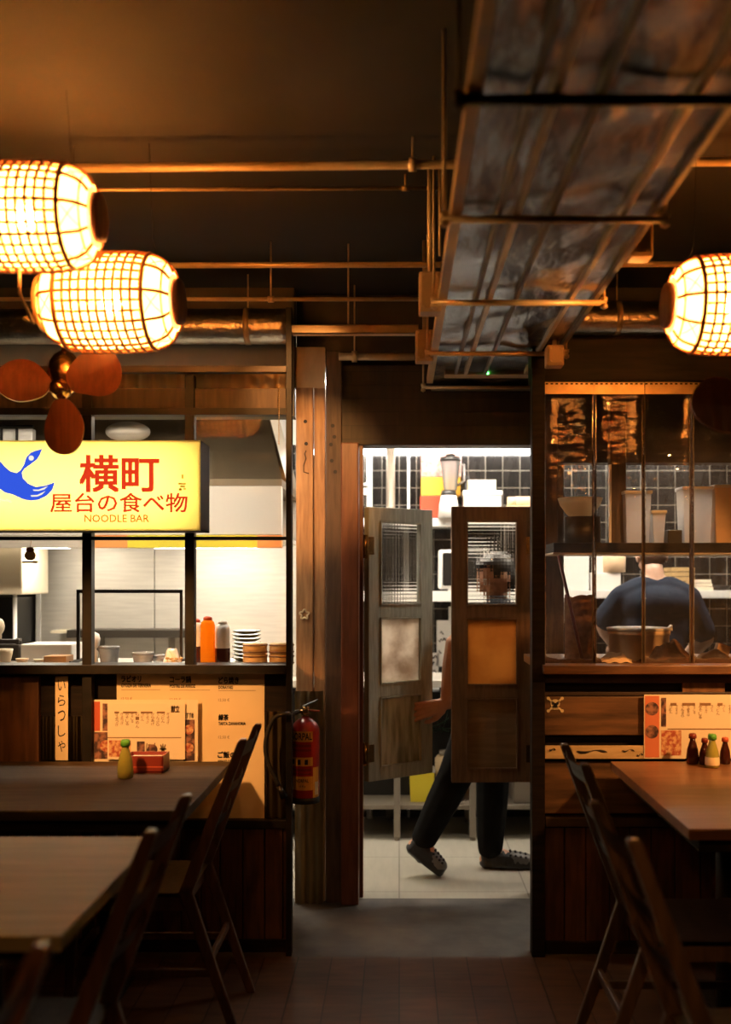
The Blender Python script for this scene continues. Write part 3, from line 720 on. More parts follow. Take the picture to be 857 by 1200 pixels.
# ================================================================== strip curtain in the hatch
sc_ = thing('strip_curtain', 'clear plastic strip curtain hanging from a perforated metal track in the kitchen hatch', 'curtain', (1.1, 4.03, FZ(778)))
tr = MB()
for k, (a, b) in enumerate(((638, 697), (697, 757), (757, 818), (818, 880), (880, 905))):
    tr.box(FX(a)+.001, FX(b)-.001, 4.012+.004*(k % 2), 4.015+.004*(k % 2), FZ(461), FZ(447))
tr.build('track', mat('warm_zinc_track', (.55,.40,.2), (.68,.52,.28), rough=.35, metal=.7, nscale=20), sc_)
hl = MB()
for k in range(44):
    xx = FX(640) + k*.0195
    hl.box(xx, xx+.010, 4.0085, 4.0115, FZ(450), FZ(448.4))
hl.build('slot', M['steel_black'], sc_)
edges = [640, 698, 756, 813, 871, 905]
for k in range(5):
    a, b = FX(edges[k])-.006, FX(edges[k+1])+.006; y0 = 4.034 + (.008 if k % 2 else 0); tw = random.uniform(-.008, .008)
    zt, zb = FZ(452), FZ(778); ph = random.uniform(0, 6)
    mb = MB()
    mb.sheet(lambda u, v: (a+(b-a)*u, y0 + tw*(u-.5)*.25*(1-v) + .0035*math.sin(v*9+ph) + .012*(abs(u-.5)*2)**6*(-1), zb+(zt-zb)*v), 16, 24)
    bmesh.ops.solidify(mb.bm, geom=mb.bm.faces[:], thickness=.003)
    stp = mb.build('strip', M['strip'], sc_)
    for xe in (a, b):
        MB().box(xe-.0022, xe+.0022, y0-.016, y0-.009, zb, zt, b=.001).build('edge', M['strip_edge'], stp)

# ================================================================== saloon doors
def make_rib():
    m, nt, out = _nodes('reeded_glass'); N = nt.nodes
    p = N.new('ShaderNodeBsdfRefraction'); p.inputs['IOR'].default_value = 1.28; p.inputs['Roughness'].default_value = .0; p.inputs[0].default_value = (.97, .96, .93, 1)
    t = N.new('ShaderNodeBsdfTransparent'); t.inputs[0].default_value = (.9, .9, .88, 1)
    g = N.new('ShaderNodeBsdfGlossy'); g.inputs['Roughness'].default_value = .05
    fr = N.new('ShaderNodeFresnel'); fr.inputs[0].default_value = 1.45
    a = N.new('ShaderNodeMixShader'); a.inputs[0].default_value = .2
    b = N.new('ShaderNodeMixShader')
    L = nt.links; L.new(p.outputs[0], a.inputs[1]); L.new(t.outputs[0], a.inputs[2]); L.new(fr.outputs[0], b.inputs[0]); L.new(a.outputs[0], b.inputs[1]); L.new(g.outputs[0], b.inputs[2])
    L.new(b.outputs[0], out.inputs[0]); return m
M['rib_glass'] = make_rib()
def saloon_door(label, hinge, ang, W, flip, mframe, mmid, mlow):
    """local: hinge at x=0, leaf runs to x=W*flip, faces -y"""
    t = thing('saloon_door', label, 'door', (0,0,0), 'pair of saloon doors')
    zb, zt = .528, 1.80; th = .018; sw = .068
    def lx(a): return a*flip
    def bx(mb, a, b, y0, y1, c, d, bv=.003): mb.box(min(lx(a), lx(b)), max(lx(a), lx(b)), y0, y1, c, d, b=bv)
    f = MB()
    r1, r2, r3 = 1.735, 1.285, .915     # tops of the three openings
    b1, b2, b3 = 1.343, .975, .588      # bottoms
    bx(f, 0, sw, -th, th, zb, zt); bx(f, W-sw, W, -th, th, zb, zt)
    for c, d in ((r1, zt), (r2, b1), (r3, b2), (zb, b3)): bx(f, sw-.001, W-sw+.001, -th, th, c, d)
    f.build('frame', M[mframe], t)
    for c, d in ((b1, r1), (b2, r2), (b3, r3)):
        bd = MB()
        for q in (sw, W-sw-.007): bx(bd, q, q+.007, -th-.004, th+.004, c, d, .001)
        bx(bd, sw, W-sw, -th-.004, th+.004, c, c+.007, .001); bx(bd, sw, W-sw, -th-.004, th+.004, d-.007, d, .001)
        bd.build('bead', M[mframe], t)
    gx0, gx1 = min(lx(sw), lx(W-sw)), max(lx(sw), lx(W-sw))
    nx, nz = 15, 25; K = 6; g = MB()
    def front(u, v):
        cx, cz = (u*nx) % 1, (v*nz) % 1
        d = .0013*(1-(2*cx-1)**2) + .0013*(1-(2*cz-1)**2)
        return (gx0+(gx1-gx0)*u, -.002-d, b1+(r1-b1)*v)
    g.sheet(front, nx*K, nz*K)
    g.sheet(lambda u, v: (gx0+(gx1-gx0)*u, .003, b1+(r1-b1)*v), 1, 1, smooth=False)
    g.build('reeded_glass_pane', M['rib_glass'], t)
    m = MB(); m.box(gx0, gx1, -.004, .004, b2, r2); m.build('middle_panel', M[mmid], t)
    m = MB(); m.box(gx0, gx1, -.006, .006, b3, r3); m.build('lower_panel', M[mlow], t)
    for zz in (.66, 1.62):
        h = MB(); h.cyl((-.006*flip, 0, zz-.05), (-.006*flip, 0, zz+.05), .010, n=12); h.box(min(0, lx(.03)), max(0, lx(.03)), -th-.003, -th+.001, zz-.04, zz+.04)
        h.lathe([(.006, -.06), (.011, -.055), (.011, -.048)], (-.006*flip, 0, zz), n=10)
        h.build('hinge', M['brass'], t)
    t.location = hinge; t.rotation_euler = (0, 0, ang); return t
saloon_door('grey saloon door leaf standing open with three panels, held by a hand', (-.152, 4.74, 0), math.radians(37.5), .382, 1, 'door_grey', 'panel_pale', 'panel_grey')
saloon_door('brown saloon door leaf with an orange middle panel hiding the walking person', (.615, 4.74, 0), math.radians(1.5), .374, -1, 'door_brown', 'panel_orange', 'panel_brown')
struct('trim_hinge_post', MB().box(.622, .655, 4.70, 4.80, 0, 2.08, b=.004), M['wood_black'])
struct('trim_hinge_strip', MB().box(-.19, -.166, 4.71, 4.77, 0, 2.08, b=.003), M['wood_jamb'])

# ================================================================== fire extinguisher
ye = 4.13; ex0 = X(358, ye); zb = Z(936, ye); H = Z(838, ye) - zb; re = .0575
fe = thing('fire_extinguisher', 'red fire extinguisher with yellow label hung on the steel post', 'fire extinguisher', (ex0, ye, zb))
MB().lathe([(re*.86, 0), (re*.97, .006), (re, .02), (re, H*.80), (re*.97, H*.85), (re*.8, H*.91), (re*.5, H*.95), (re*.28, H*.97), (re*.26, H)], (ex0, ye, zb), n=36).build('cylinder', M['red_paint'], fe)
MB().lathe([(re*.8, -.014), (re*1.0, -.012), (re*1.02, .012), (re*.9, .014)], (ex0, ye, zb), n=32).build('base_ring', M['black_rubber'], fe)
def wrap(a0, a1, z0, z1, r): return lambda u, v: (ex0 + r*math.sin(a0+(a1-a0)*u), ye - r*math.cos(a0+(a1-a0)*u), z0+(z1-z0)*v)
def zf(py): return Z(py, ye)
for (a, b, p0, p1) in ((-1.15, .62, 867, 855), (-1.15, .62, 895, 885), (-1.15, .62, 923, 907), (.64, 1.2, 932, 897)):
    MB().sheet(wrap(a, b, zf(p0), zf(p1), re+.0008), 12, 1).build('label', M['label_yellow'], fe)
lab = MB(); lab.sheet(wrap(.8, 1.15, zf(929), zf(914), re+.0014), 4, 1); lab.build('inspection_tag', M['label_white'], fe)
tx = MB()
def wtext(s, p0, p1, a0, a1, bold):
    r = re+.0015
    tx.text(s, 0, 1, 0, 1, 0, bold, fn=lambda u, y, w: (ex0 + r*math.sin(a0+(a1-a0)*u), ye - r*math.cos(a0+(a1-a0)*u), zf(p1)+(zf(p0)-zf(p1))*w))
wtext('NORPAL', 856.5, 865, -1.05, .56, .02); wtext('NORPAL', 910, 914, -.6, .32, .02)
wtext('6 Kg', 917, 920, -.3, .1, .0)
for k in range(3):
    a = -.95+.5*k
    tx.sheet(wrap(a, a+.22, zf(893.5), zf(887.5), re+.0016), 3, 1)
tx.build('lettering', M['ink'], fe)
for p0, p1 in ((873, 870), (878, 875.5), (901, 898), (905, 903.5)): MB().sheet(wrap(-1.05, .5, zf(p0), zf(p1), re+.0008), 10, 1).build('text_band', M['red_box'], fe)
zt = zb+H
v = MB(); v.lathe([(.018, -.006), (.018, .008), (.012, .012), (.014, .03), (.010, .036)], (ex0, ye, zt), n=16); v.cyl((ex0-.03, ye, zt+.014), (ex0+.01, ye, zt+.014), .008, n=10)
v.lathe([(.011, 0), (.012, -.008), (.009, -.010)], (ex0+.004, ye-.012, zt+.018), 'Y', 14)
v.build('valve', M['brass'], fe)
lv = MB(); lv.bar((ex0-.012, ye, zt+.034), (ex0+.052, ye, zt+.062), .016, .006, .002); lv.build('squeeze_lever', M['black_plastic'], fe)
lv = MB(); lv.bar((ex0-.005, ye, zt+.022), (ex0+.058, ye, zt+.016), .016, .006, .002); lv.build('carry_handle', M['red_paint'], fe)
hs = MB(); P = [(ex0-.03, ye, zt+.014), (ex0-.045, ye-.10, zt+.016), (X(336, 3.95), 3.95, Z(836, 3.95))] + [(X(a, 3.95), 3.95, Z(b, 3.95)) for a, b in ((322, 841), (314, 858), (311, 875), (314, 893), (321, 908), (327, 921))]
Q = []
for i in range(len(P)-1):
    a, b = V(P[i]), V(P[i+1])
    pa = V(P[i-1]) if i else a; nb = V(P[i+2]) if i+2 < len(P) else b
    for t in (0, .33, .66):
        Q.append(.5*((2*a)+(b-pa)*t+(2*pa-5*a+4*b-nb)*t*t+(3*a-pa-3*b+nb)*t**3))
Q.append(V(P[-1]))
hs.tube(Q, .0085, 10); hs.build('hose', M['black_rubber'], fe)
nz = MB(); nz.cyl(Q[-1], Q[-1]+V((.02, 0, -.045)), .0095, .015, 12); nz.build('nozzle', M['black_plastic'], fe)
br = MB(); br.box(-.428, ex0, ye-.01, ye+.01, zb+H*.7, zb+H*.74); br.box(-.432, -.424, 4.02, ye+.03, zb+H*.6, zb+H*.85)
br.build('wall_bracket', M['steel_black'], fe)

# ================================================================== paper things on the lower wall
def kana_cols(mb, px0, px1, py0, py1, n, Yq, seed):
    r = random.Random(seed); words_ = ['らーめん', 'ぎょうざ', 'やきそば', 'うどん', 'みそしる', 'からあげ', 'てんぷら']
    for k in range(n):
        xx = px0 + (px1-px0)*(k+.5)/n; w = words_[r.randrange(len(words_))]; top = py0; h = (py1-py0)*r.uniform(.6, 1)/4.5; wd = min(h*1.0, (px1-px0)/n*.7)
        for c in w:
            mb.text(c, X(xx-wd/2, Yq), X(xx+wd/2, Yq), Z(top+h*.9, Yq), Z(top, Yq), Yq, .0); top += h
YP = 4.046
wp = thing('wall_menu', 'big cream paper menu with black headings pasted on the wall behind the dark table', 'menu poster', (FX(224), YP, FZ(962)))
MB().box(X(137, YP), X(310, YP), YP-.0015, YP+.0015, Z(962, YP), Z(789, YP)).build('sheet', M['paper'], wp)
t = MB(); yt = YP-.0024
def pt(s, a, b, c, d, bold=.02): t.text(s, X(a, yt), X(b, yt), Z(d, yt), Z(c, yt), yt, bold)
pt('ラビオリ', 142, 165.5, 791.5, 799.5, .035); pt('GYOZA DE TERNERA', 142, 177, 801, 805.5, .03)
pt('コーラ鍋', 199, 224, 792, 800.5, .035); pt('POSTRE DE ARROZ', 199, 229, 802, 806, .03)
pt('どら焼き', 256, 280, 793, 801.5, .035); pt('DORAYAKI', 256, 273, 803.5, 807.5, .03)
pt('緑茶', 256, 268, 837, 844.5, .04); pt('TARTA ZANAHORIA', 256, 288, 846, 850, .03)
pt('ご飯の牛丼', 255, 292, 880.5, 888.5, .035); pt('ARROZ CON CARNE', 255, 286, 890.5, 894, .03)
pt('緑茶', 199, 211, 837, 844.5, .04); pt('TE VERDE', 199, 220, 846, 850, .03)
t.build('lettering', M['ink'], wp)
t = MB()
for a, b, c in ((142, 188, 808), (199, 246, 808.5), (256, 300, 809)):
    t.box(X(a, yt), X(b, yt), yt, yt+.0005, Z(c+.5, yt), Z(c, yt))
for a, c in ((142, 817), (199, 818), (256, 818.5), (256, 862), (199, 862), (256, 905)): pt('12,50 €', a, a+13, c, c+4, .0)
t.build('price_lettering', M['ink_soft'], wp)

def placemat(label, name, Yq, x0, x1, y0, y1, tilt, seed, group):
    g = thing(name, label, 'menu', (X((x0+x1)/2, Yq), Yq, Z(y1, Yq)), group)
    W = x1-x0; Hh = y1-y0
    q = lambda a: X(x0+W*a, Yq)
    r = lambda b: Z(y0+Hh*b, Yq)
    MB().box(q(0), q(1), Yq, Yq+.002, r(1), r(0)).build('sheet', M['paper_white'], g)
    return g, q, r, W, Hh
# two printed menus leaning behind the dark table
pa, q, r, W, Hh = placemat('wide printed menu leaning on the wall, food photos down its edges', 'printed_menu', 4.015, 108, 232, 820, 893, 0, 1, None)
yy = 4.0145
m = MB()
for a, b, c, d in ((.015, .075, .03, .50), ): m.box(q(a), q(b), yy-.0005, yy, r(d), r(c))
m.build('red_strip', M['ink_red'], pa)
for k in ((.02,.17,.95,.52),(.10,.18,.50,.06),(.86,.97,.98,.32)): MB().box(q(k[0]), q(k[1]), yy-.0005, yy, r(k[2]), r(k[3])).build('dark_photo', M['food_dark'], pa)
for a, b, s in ((.13, .74, .055), (.915, .48, .045), (.915, .77, .045)):
    MB().lathe([(s*W*4.015/1200, 0), (s*W*4.015/1200, -.0008)], (q(a), yy-.0004, r(b)), 'Y', 20).build('dish_photo', M['food'], pa)
m = MB(); m.text('おすすめ', q(.87), q(.96), r(.3), r(.2), yy-.0006, .02); m.build('lettering', M['ink'], pa)
pa, q, r, W, Hh = placemat('cream folded menu with columns of small writing, in front of the photo menu', 'printed_menu', 4.004, 126, 217, 824, 890, 0, 1, None)
yy = 4.003
m = MB(); kana_cols(m, 134, 200, 835, 857, 11, yy, 3); m.text('献立', q(.82), q(.93), r(.17), r(.04), yy, .04)
for a, b in ((.09, .15), (.2, .38), (.43, .58), (.64, .74)): m.box(q(a), q(b), yy, yy+.0006, r(.18), r(.15))
m.box(q(0), q(.95), yy, yy+.0006, r(.62), r(.605))
m.text('にく', q(.5), q(.62), r(.9), r(.7), yy, .03); m.text('米', q(.67), q(.76), r(.92), r(.72), yy, .03)
m.build('lettering', M['ink_soft'], pa)
m = MB(); m.box(q(.02), q(.30), yy-.0002, yy+.0006, r(.95), r(.66)); m.build('food_photo', M['food'], pa)
MB().box(q(.38), q(.48), yy-.0002, yy+.0006, r(.95), r(.68)).build('dark_photo', M['food_dark'], pa)
MB().lathe([(.020, 0), (.020, -.001)], (q(.58), yy, r(.82)), 'Y', 18).build('dark_photo', M['food_dark'], pa)

# lower wall panels by the paler window
MB().box(FX(-80), FX(43), 4.022, 4.048, FZ(900), FZ(793), b=.003).build('wood_panel', M['wood_warm'], label='rust brown plank panel on the wall beyond the white paper strip', cat='panel')
corrug(FX(44), FX(96), FZ(893), FZ(841), 4.04, .03, .006).build('corrugated_sheet', M['corrugated'], label='low corrugated metal sheet on the wall behind the white paper strip', cat='metal sheet')
corrug(FX(311), FX(336), FZ(961), FZ(835), 4.036, .034, .007).build('corrugated_sheet', M['corrugated'], label='corrugated metal sheet on the wall between the big menu and the steel post', cat='metal sheet')
ps = thing('paper_strip', 'narrow vertical cream paper strip with brush writing beside the plank panel', 'paper strip', (FX(70), 4.02, FZ(892)))
MB().box(FX(63), FX(78), 4.018, 4.021, FZ(892), FZ(793)).build('sheet', M['paper'], ps)
m = MB()
for c, a in zip('いらっしゃ', (797, 815, 833, 851, 869)): m.text(c, FX(66), FX(75), FZ(a+13), FZ(a), 4.0175, .0)
m.build('lettering', M['ink'], ps)

# menus on the other side
pa, q, r, W, Hh = placemat('printed menu with red portrait strip leaning on the boards under the hatch', 'printed_menu', 3.972, 755, 870, 814, 889, 0, 5, None)
yy = 3.9715
m = MB(); m.box(q(.01), q(.155), yy-.0005, yy, r(.98), r(.02)); m.build('red_strip', mat('printed_red_orange', (.66, .20, .10), rough=.6), pa)
for b in (.22, .58): MB().lathe([(.026, 0), (.026, -.0008)], (q(.08), yy-.0005, r(b)), 'Y', 20).build('dark_photo', M['food_dark'], pa)
MB().box(q(.175), q(.225), yy-.0005, yy, r(.5), r(.05)).build('dark_photo', M['food_dark'], pa)
m = MB(); m.box(q(.175), q(.38), yy-.0005, yy, r(.95), r(.56)); m.build('food_photo', M['food'], pa)
m = MB(); kana_cols(m, 783, 866, 826, 845, 12, yy-.0006, 9)
for a, b in ((.27, .33), (.39, .52), (.57, .68), (.75, .8)): m.box(q(a), q(b), yy-.0008, yy, r(.17), r(.13))
m.box(q(.24), q(1), yy-.0008, yy, r(.545), r(.53)); m.build('lettering', M['ink_soft'], pa)

# ================================================================== tables
TH = .765
def table(label, x0, x1, y0, y1, m, name='dining_table'):
    t = thing(name, label, 'table', ((x0+x1)/2, (y0+y1)/2, 0))
    MB().box(x0, x1, y0, y1, TH-.032, TH, b=.004).build('tabletop', M[m], t)
    MB().box(x0+.04, x1-.04, y0+.04, y1-.04, TH-.075, TH-.033, b=.002).build('apron', M['wood_black'], t)
    cx, cy = (x0+x1)/2, (y0+y1)/2
    for sx in (-.3, .3):
        p = MB(); p.cyl((cx+sx, cy, .03), (cx+sx, cy, TH-.075), .03, n=16); p.box(cx+sx-.03, cx+sx+.03, cy-.28, cy+.28, 0, .03, b=.008); p.box(cx+sx-.025, cx+sx+.025, cy-.25, cy+.25, TH-.095, TH-.074, b=.003)
        p.build('pedestal', M['steel_black'], t)
    return t
table('dark brown table standing against the wall with the big paper menu', -1.95, -.645, 3.09, 3.93, 'wood_table')
table('olive table toned paler as lit, with an empty top, standing before the dark brown one', -1.85, -.66, 2.0, 2.78, 'wood_table_lit')
table('red brown table standing under the strip curtain hatch', .81, 1.95, 2.86, 3.93, 'wood_table_red')

# soy bottles, red napkin box
def bottle(name, label, x, y, h, body, cap, lab=None):
    t = thing(name, label, 'bottle', (x, y, TH)); s = h/.135
    MB().lathe([(.022*s, 0), (.027*s, .003*s), (.028*s, .03*s), (.024*s, .065*s), (.015*s, .095*s), (.012*s, .104*s), (.012*s, .112*s)], (x, y, TH), n=24).build('glass_body', M[body], t)
    MB().lathe([(.013*s, .112*s), (.017*s, .113*s), (.017*s, .128*s), (.013*s, .135*s)], (x, y, TH), n=20).build('cap', M[cap], t)
    if lab: MB().lathe([(.0285*s, .012*s), (.0288*s, .014*s), (.0285*s, .034*s), (.027*s, .044*s)], (x, y, TH), n=24, cap=False).build('label', M[lab], t)
bottle('soy_bottle', 'small pear-shaped green-capped bottle on the dark table before the red box', X(147, 3.6), 3.6, .135, 'sauce', 'green_cap')
bottle('soy_bottle', 'small green-capped bottle on the red brown table', X(835, 3.80), 3.80, .125, 'sauce', 'green_cap', 'paper')
bottle('sauce_bottle', 'dark red sauce bottle on the red brown table touching the printed menu', X(812, 3.88), 3.88, .115, 'sauce_dark', 'red_box')
bottle('sauce_bottle', 'dark red sauce bottle standing just behind the green-capped bottle', X(826, 3.86), 3.86, .10, 'sauce_dark', 'red_box')
bottle('sauce_bottle', 'dark red bottle with a red cap on the far side of the green-capped bottle', X(850, 3.88), 3.88, .10, 'sauce_dark', 'ink_red')
yb = 3.74
nb = thing('napkin_box', 'dark red lacquered napkin box on the dark table', 'box', (X(172, yb), yb, TH))
b0, b1 = X(150, yb), X(195, yb)
n_ = MB(); n_.box(b0, b1, yb-.05, yb-.044, TH, TH+.062, b=.002); n_.box(b0, b1, yb+.044, yb+.05, TH, TH+.062, b=.002); n_.box(b0, b0+.006, yb-.05, yb+.05, TH, TH+.062); n_.box(b1-.006, b1, yb-.05, yb+.05, TH, TH+.062); n_.box(b0, b1, yb-.05, yb+.05, TH, TH+.006)
n_.build('box_body', M['red_box'], nb)
MB().box(b0-.0006, b1+.0006, yb-.0508, yb-.0495, TH+.02, TH+.024).build('gilt_line', M['ink_red'], nb)
MB().box(b0+.01, b1-.01, yb-.04, yb+.04, TH+.006, TH+.05, b=.003).build('napkin_pile', M['paper_white'], nb)

# ================================================================== chairs
def chair_proto(label, wd, group):
    """local: faces +x, top of the back at x=0, floor z=0"""
    t = thing('dining_chair', label, 'chair', (0,0,0), group)
    h = .172
    def post(z):    # x along the raked post / splayed leg
        return .185*(.95-z)/.49 if z > .46 else .185-.16*(.46-z)/.46
    for s in (-1, 1):
        zs = [0, .12, .25, .38, .46, .55, .65, .75, .85, .94, .952]
        prof = [(post(z), z) for z in zs]
        mb = MB(); w = .034
        fw = [.030, .033, .036, .040, .043, .042, .039, .036, .033, .03, .02]
        a = [mb.bm.verts.new((x-f/2, s*h-w/2*.75, z)) for (x, z), f in zip(prof, fw)]; b = [mb.bm.verts.new((x+f/2, s*h-w/2*.75, z)) for (x, z), f in zip(prof, fw)]
        c = [mb.bm.verts.new((x-f/2, s*h+w/2*.75, z)) for (x, z), f in zip(prof, fw)]; d = [mb.bm.verts.new((x+f/2, s*h+w/2*.75, z)) for (x, z), f in zip(prof, fw)]
        for k in range(len(zs)-1):
            for A, B in ((a, b), (b, d), (d, c), (c, a)): mb._f([A[k], B[k], B[k+1], A[k+1]])
        mb._f([a[0], c[0], d[0], b[0]]); mb._f([a[-1], b[-1], d[-1], c[-1]])
        bmesh.ops.recalc_face_normals(mb.bm, faces=mb.bm.faces)
        es = [e for e in mb.bm.edges if e.calc_face_angle(0) > .6]
        bmesh.ops.bevel(mb.bm, geom=es, offset=.005, segments=2, profile=.6, affect='EDGES')
        mb.build('rear_leg', wd, t)
        f = MB(); f.bar((.545, s*.165, .435), (.565, s*.17, 0), .032, .032, .004, up=(1, 0, 0)); f.build('front_leg', wd, t)
        r = MB(); r.bar((post(.2)+.0, s*h, .20), (.556, s*.168, .20), .016, .024, .003); r.build('side_stretcher', wd, t)
    s_ = MB(); s_.sheet(lambda u, v: (.17+.40*u, -.19+.38*v, .462-.012*math.sin(PI*u)*math.sin(PI*v)), 8, 8); bmesh.ops.solidify(s_.bm, geom=s_.bm.faces[:], thickness=.024)
    s_.build('seat', wd, t)
    fr = MB(); fr.box(.19, .555, -.165, .165, .395, .437, b=.003); fr.build('seat_frame', wd, t)
    for z0, z1 in ((.885, .935), (.765, .80), (.655, .69)):
        zc = (z0+z1)/2; mb = MB()
        mb.sheet(lambda u, v: (post(z0+(z1-z0)*v)-.022*math.sin(PI*u), -h+2*h*u, z0+(z1-z0)*v), 12, 2); bmesh.ops.solidify(mb.bm, geom=mb.bm.faces[:], thickness=.016)
        mb.build('back_rail', wd, t)
    MB().bar((post(.24), -h, .24), (post(.24), h, .24), .016, .028, .003).build('cross_stretcher', wd, t)
    MB().bar((.556, -.168, .24), (.556, .168, .24), .016, .028, .003).build('cross_stretcher', wd, t)
    return t
ca = chair_proto('red brown wooden chair at the dark table, its back against the big paper menu', M['wood_chair'], 'wooden chairs beside the two tables')
ca.location = (-.50, 3.46, 0); ca.rotation_euler = (0, 0, PI)
for (x, y, l) in ((-.505, 2.26, 'red brown wooden chair tucked under the olive table toned as lit'), (-.50, 1.26, 'blurred red brown chair, only its back top showing, before the olive table toned as lit')):
    c = copy_tree(ca); c['label'] = l; c.location = (x, y, 0)
cd = chair_proto('dark wooden chair deeper in, beside the red brown table near the hatch boards', M['wood_chair_dark'], 'dark chairs beside the red brown table')
cd.location = (.515, 3.02, 0); cd.rotation_euler = (0, 0, 0)
ce = copy_tree(cd); ce['label'] = 'blurred dark chair with a lamplit back post, before the red brown table'
ce.location = (.455, 2.19, 0); ce.rotation_euler = (0, 0, .03)

# ================================================================== kitchen, seen through the paler window
CT = 1.112
ct = MB(); ct.box(-2.3, -.50, 4.11, 4.58, CT-.03, CT, b=.003); ct.box(-2.28, -.52, 4.13, 4.56, 0, CT-.03)
ct.build('serving_counter', M['stainless'], label='steel serving counter running behind the paler window', cat='counter')
hd = thing('cooker_hood', 'large steel extractor hood with a white lit front over the kitchen range', 'hood', (-1.5, 5.45, 1.62))
h = MB(); h.box(-2.75, -.58, 5.06, 5.95, 1.92, 1.96); h.prism([(-2.75, 1.96), (-.58, 1.96), (-.75, 2.6), (-2.6, 2.6)], 5.3, 5.95)
h.sheet(lambda u, v: (-2.75+.15*v+(2.17-.32*v)*u, 5.06+.24*v, 1.96+.64*v), 1, 1, smooth=False)
h.build('canopy', mat('dull_hood_steel', (.15,.115,.075), (.20,.155,.10), rough=.4, metal=.6, nscale=3), hd)
MB().box(-2.75, -.58, 5.05, 5.10, 1.685, 1.925, b=.004).build('front_band', M['white_paint'], hd)
f = MB()
f.box(-2.75, -1.52, 5.045, 5.10, 1.62, 1.683, b=.002, mi=2); f.box(-1.52, -1.34, 5.045, 5.10, 1.62, 1.683, b=.002, mi=1); f.box(-1.34, -.70, 5.045, 5.10, 1.62, 1.683, b=.002); f.box(-.70, -.58, 5.045, 5.10, 1.62, 1.683, b=.002, mi=1)
f.build('lower_trim', [M['yellow_trim'], M['orange_trim'], M['stainless']], hd)
f = MB(); f.box(-2.75, -.58, 5.10, 5.9, 1.66, 1.68); f.build('baffle', M['stainless'], hd)
for x0 in (-2.3, -1.3):
    MB().box(x0, x0+.55, 5.3, 5.45, 1.63, 1.66, b=.004).build('hood_lamp', glow('hood_lamp_glow', (1, .90, .74), 15), hd)
bs = thing('steel_backsplash', 'brushed steel splash panels behind the range', 'panel', (-1.3, 5.93, .9))
for a, b in ((-2.09, -1.42), (-1.415, -.52)): MB().box(a, b, 5.93, 5.96, .9, 1.92, b=.003).build('panel_sheet', M['stainless'], bs)
MB().box(-2.10, -2.075, 5.915, 5.965, .9, 1.92).build('edge_strip', M['white_paint'], bs)
sh = thing('range_shelf', 'long dark shelf fixed across the steel splash panels', 'shelf', (-1.5, 5.8, 1.15))
s_ = MB(); s_.box(X(80, 5.75), X(224, 5.75), 5.72, 5.93, Z(747, 5.75), Z(738, 5.75), b=.003); s_.build('board', M['conduit_dark'], sh)
s_ = MB(); s_.box(X(60, 5.75), X(81, 5.75), 5.74, 5.93, Z(742, 5.75), Z(739, 5.75)); s_.build('pale_end', M['cream'], sh, label='pale metal shelf end')
for a in (110, 195): MB().box(X(a, 5.75), X(a+2, 5.75), 5.8, 5.93, Z(765, 5.75), Z(747, 5.75)).build('bracket', M['stainless_dark'], sh)
rg_ = MB(); rg_.box(-2.06, -.80, 5.35, 5.92, 0, .93, b=.006); rg_.box(-2.06, -.80, 5.34, 5.36, .80, .90)
rg_.build('cooking_range', M['stainless'], label='steel cooking range below the splash panels', cat='range')
# black rack frame close behind the glass
ra = MB(); yr = 4.36; q = .006
ra.box(X(90, yr), X(214, yr), yr-q, yr+q, Z(695, yr), Z(691, yr)); ra.box(X(90, yr), X(93.5, yr), yr-q, yr+q, CT, Z(691, yr)); ra.box(X(211, yr), X(214, yr), yr-q, yr+q, CT, Z(691, yr))
ra.box(X(90, yr), X(93.5, yr), yr-.12, yr+.12, CT, CT+.012); ra.box(X(211, yr), X(214, yr), yr-.12, yr+.12, CT, CT+.012)
ra.build('heat_lamp_frame', M['steel_black'], label='slim black metal frame standing on the serving counter', cat='frame')
# cream cabinet and pole
MB().box(-2.45, X(26, 5.3), 5.3, 5.7, Z(697, 5.3), Z(634, 5.3), b=.01).build('wall_cabinet', M['cream'], label='cream wall cabinet at the end of the steel splash panels', cat='cabinet')
MB().cyl((X(17.5, 5.4), 5.4, 0), (X(17.5, 5.4), 5.4, Z(697, 5.4)), .011, n=14).build('white_post', M['white_paint'], label='thin white post below the cream cabinet', cat='post')
MB().box(X(-40, 5.6), X(15, 5.6), 5.6, 5.95, 0, Z(700, 5.6), b=.004).build('black_cabinet', M['black_plastic'], label='tall black cabinet below the cream one', cat='cabinet')
tl = MB(); tl.box(-2.6, -2.09, 6.0, 6.05, 0, 2.0); struct('wall_return', tl, tiles('brown_grey_tiles', (.06,.05,.042), (.07,.06,.05), (.22,.19,.15), .6, .215, .004, rough=.25))
# things on the counter
def pot(name, label, cat, x, y, prof, m, group=None, n=26, z=None, parts=()):
    mb = MB().lathe(prof, (x, y, CT if z is None else z), n=n)
    return mb.build(name, M[m], label=label, cat=cat, group=group)
yc = 4.26
def cx(px): return X(px, yc)
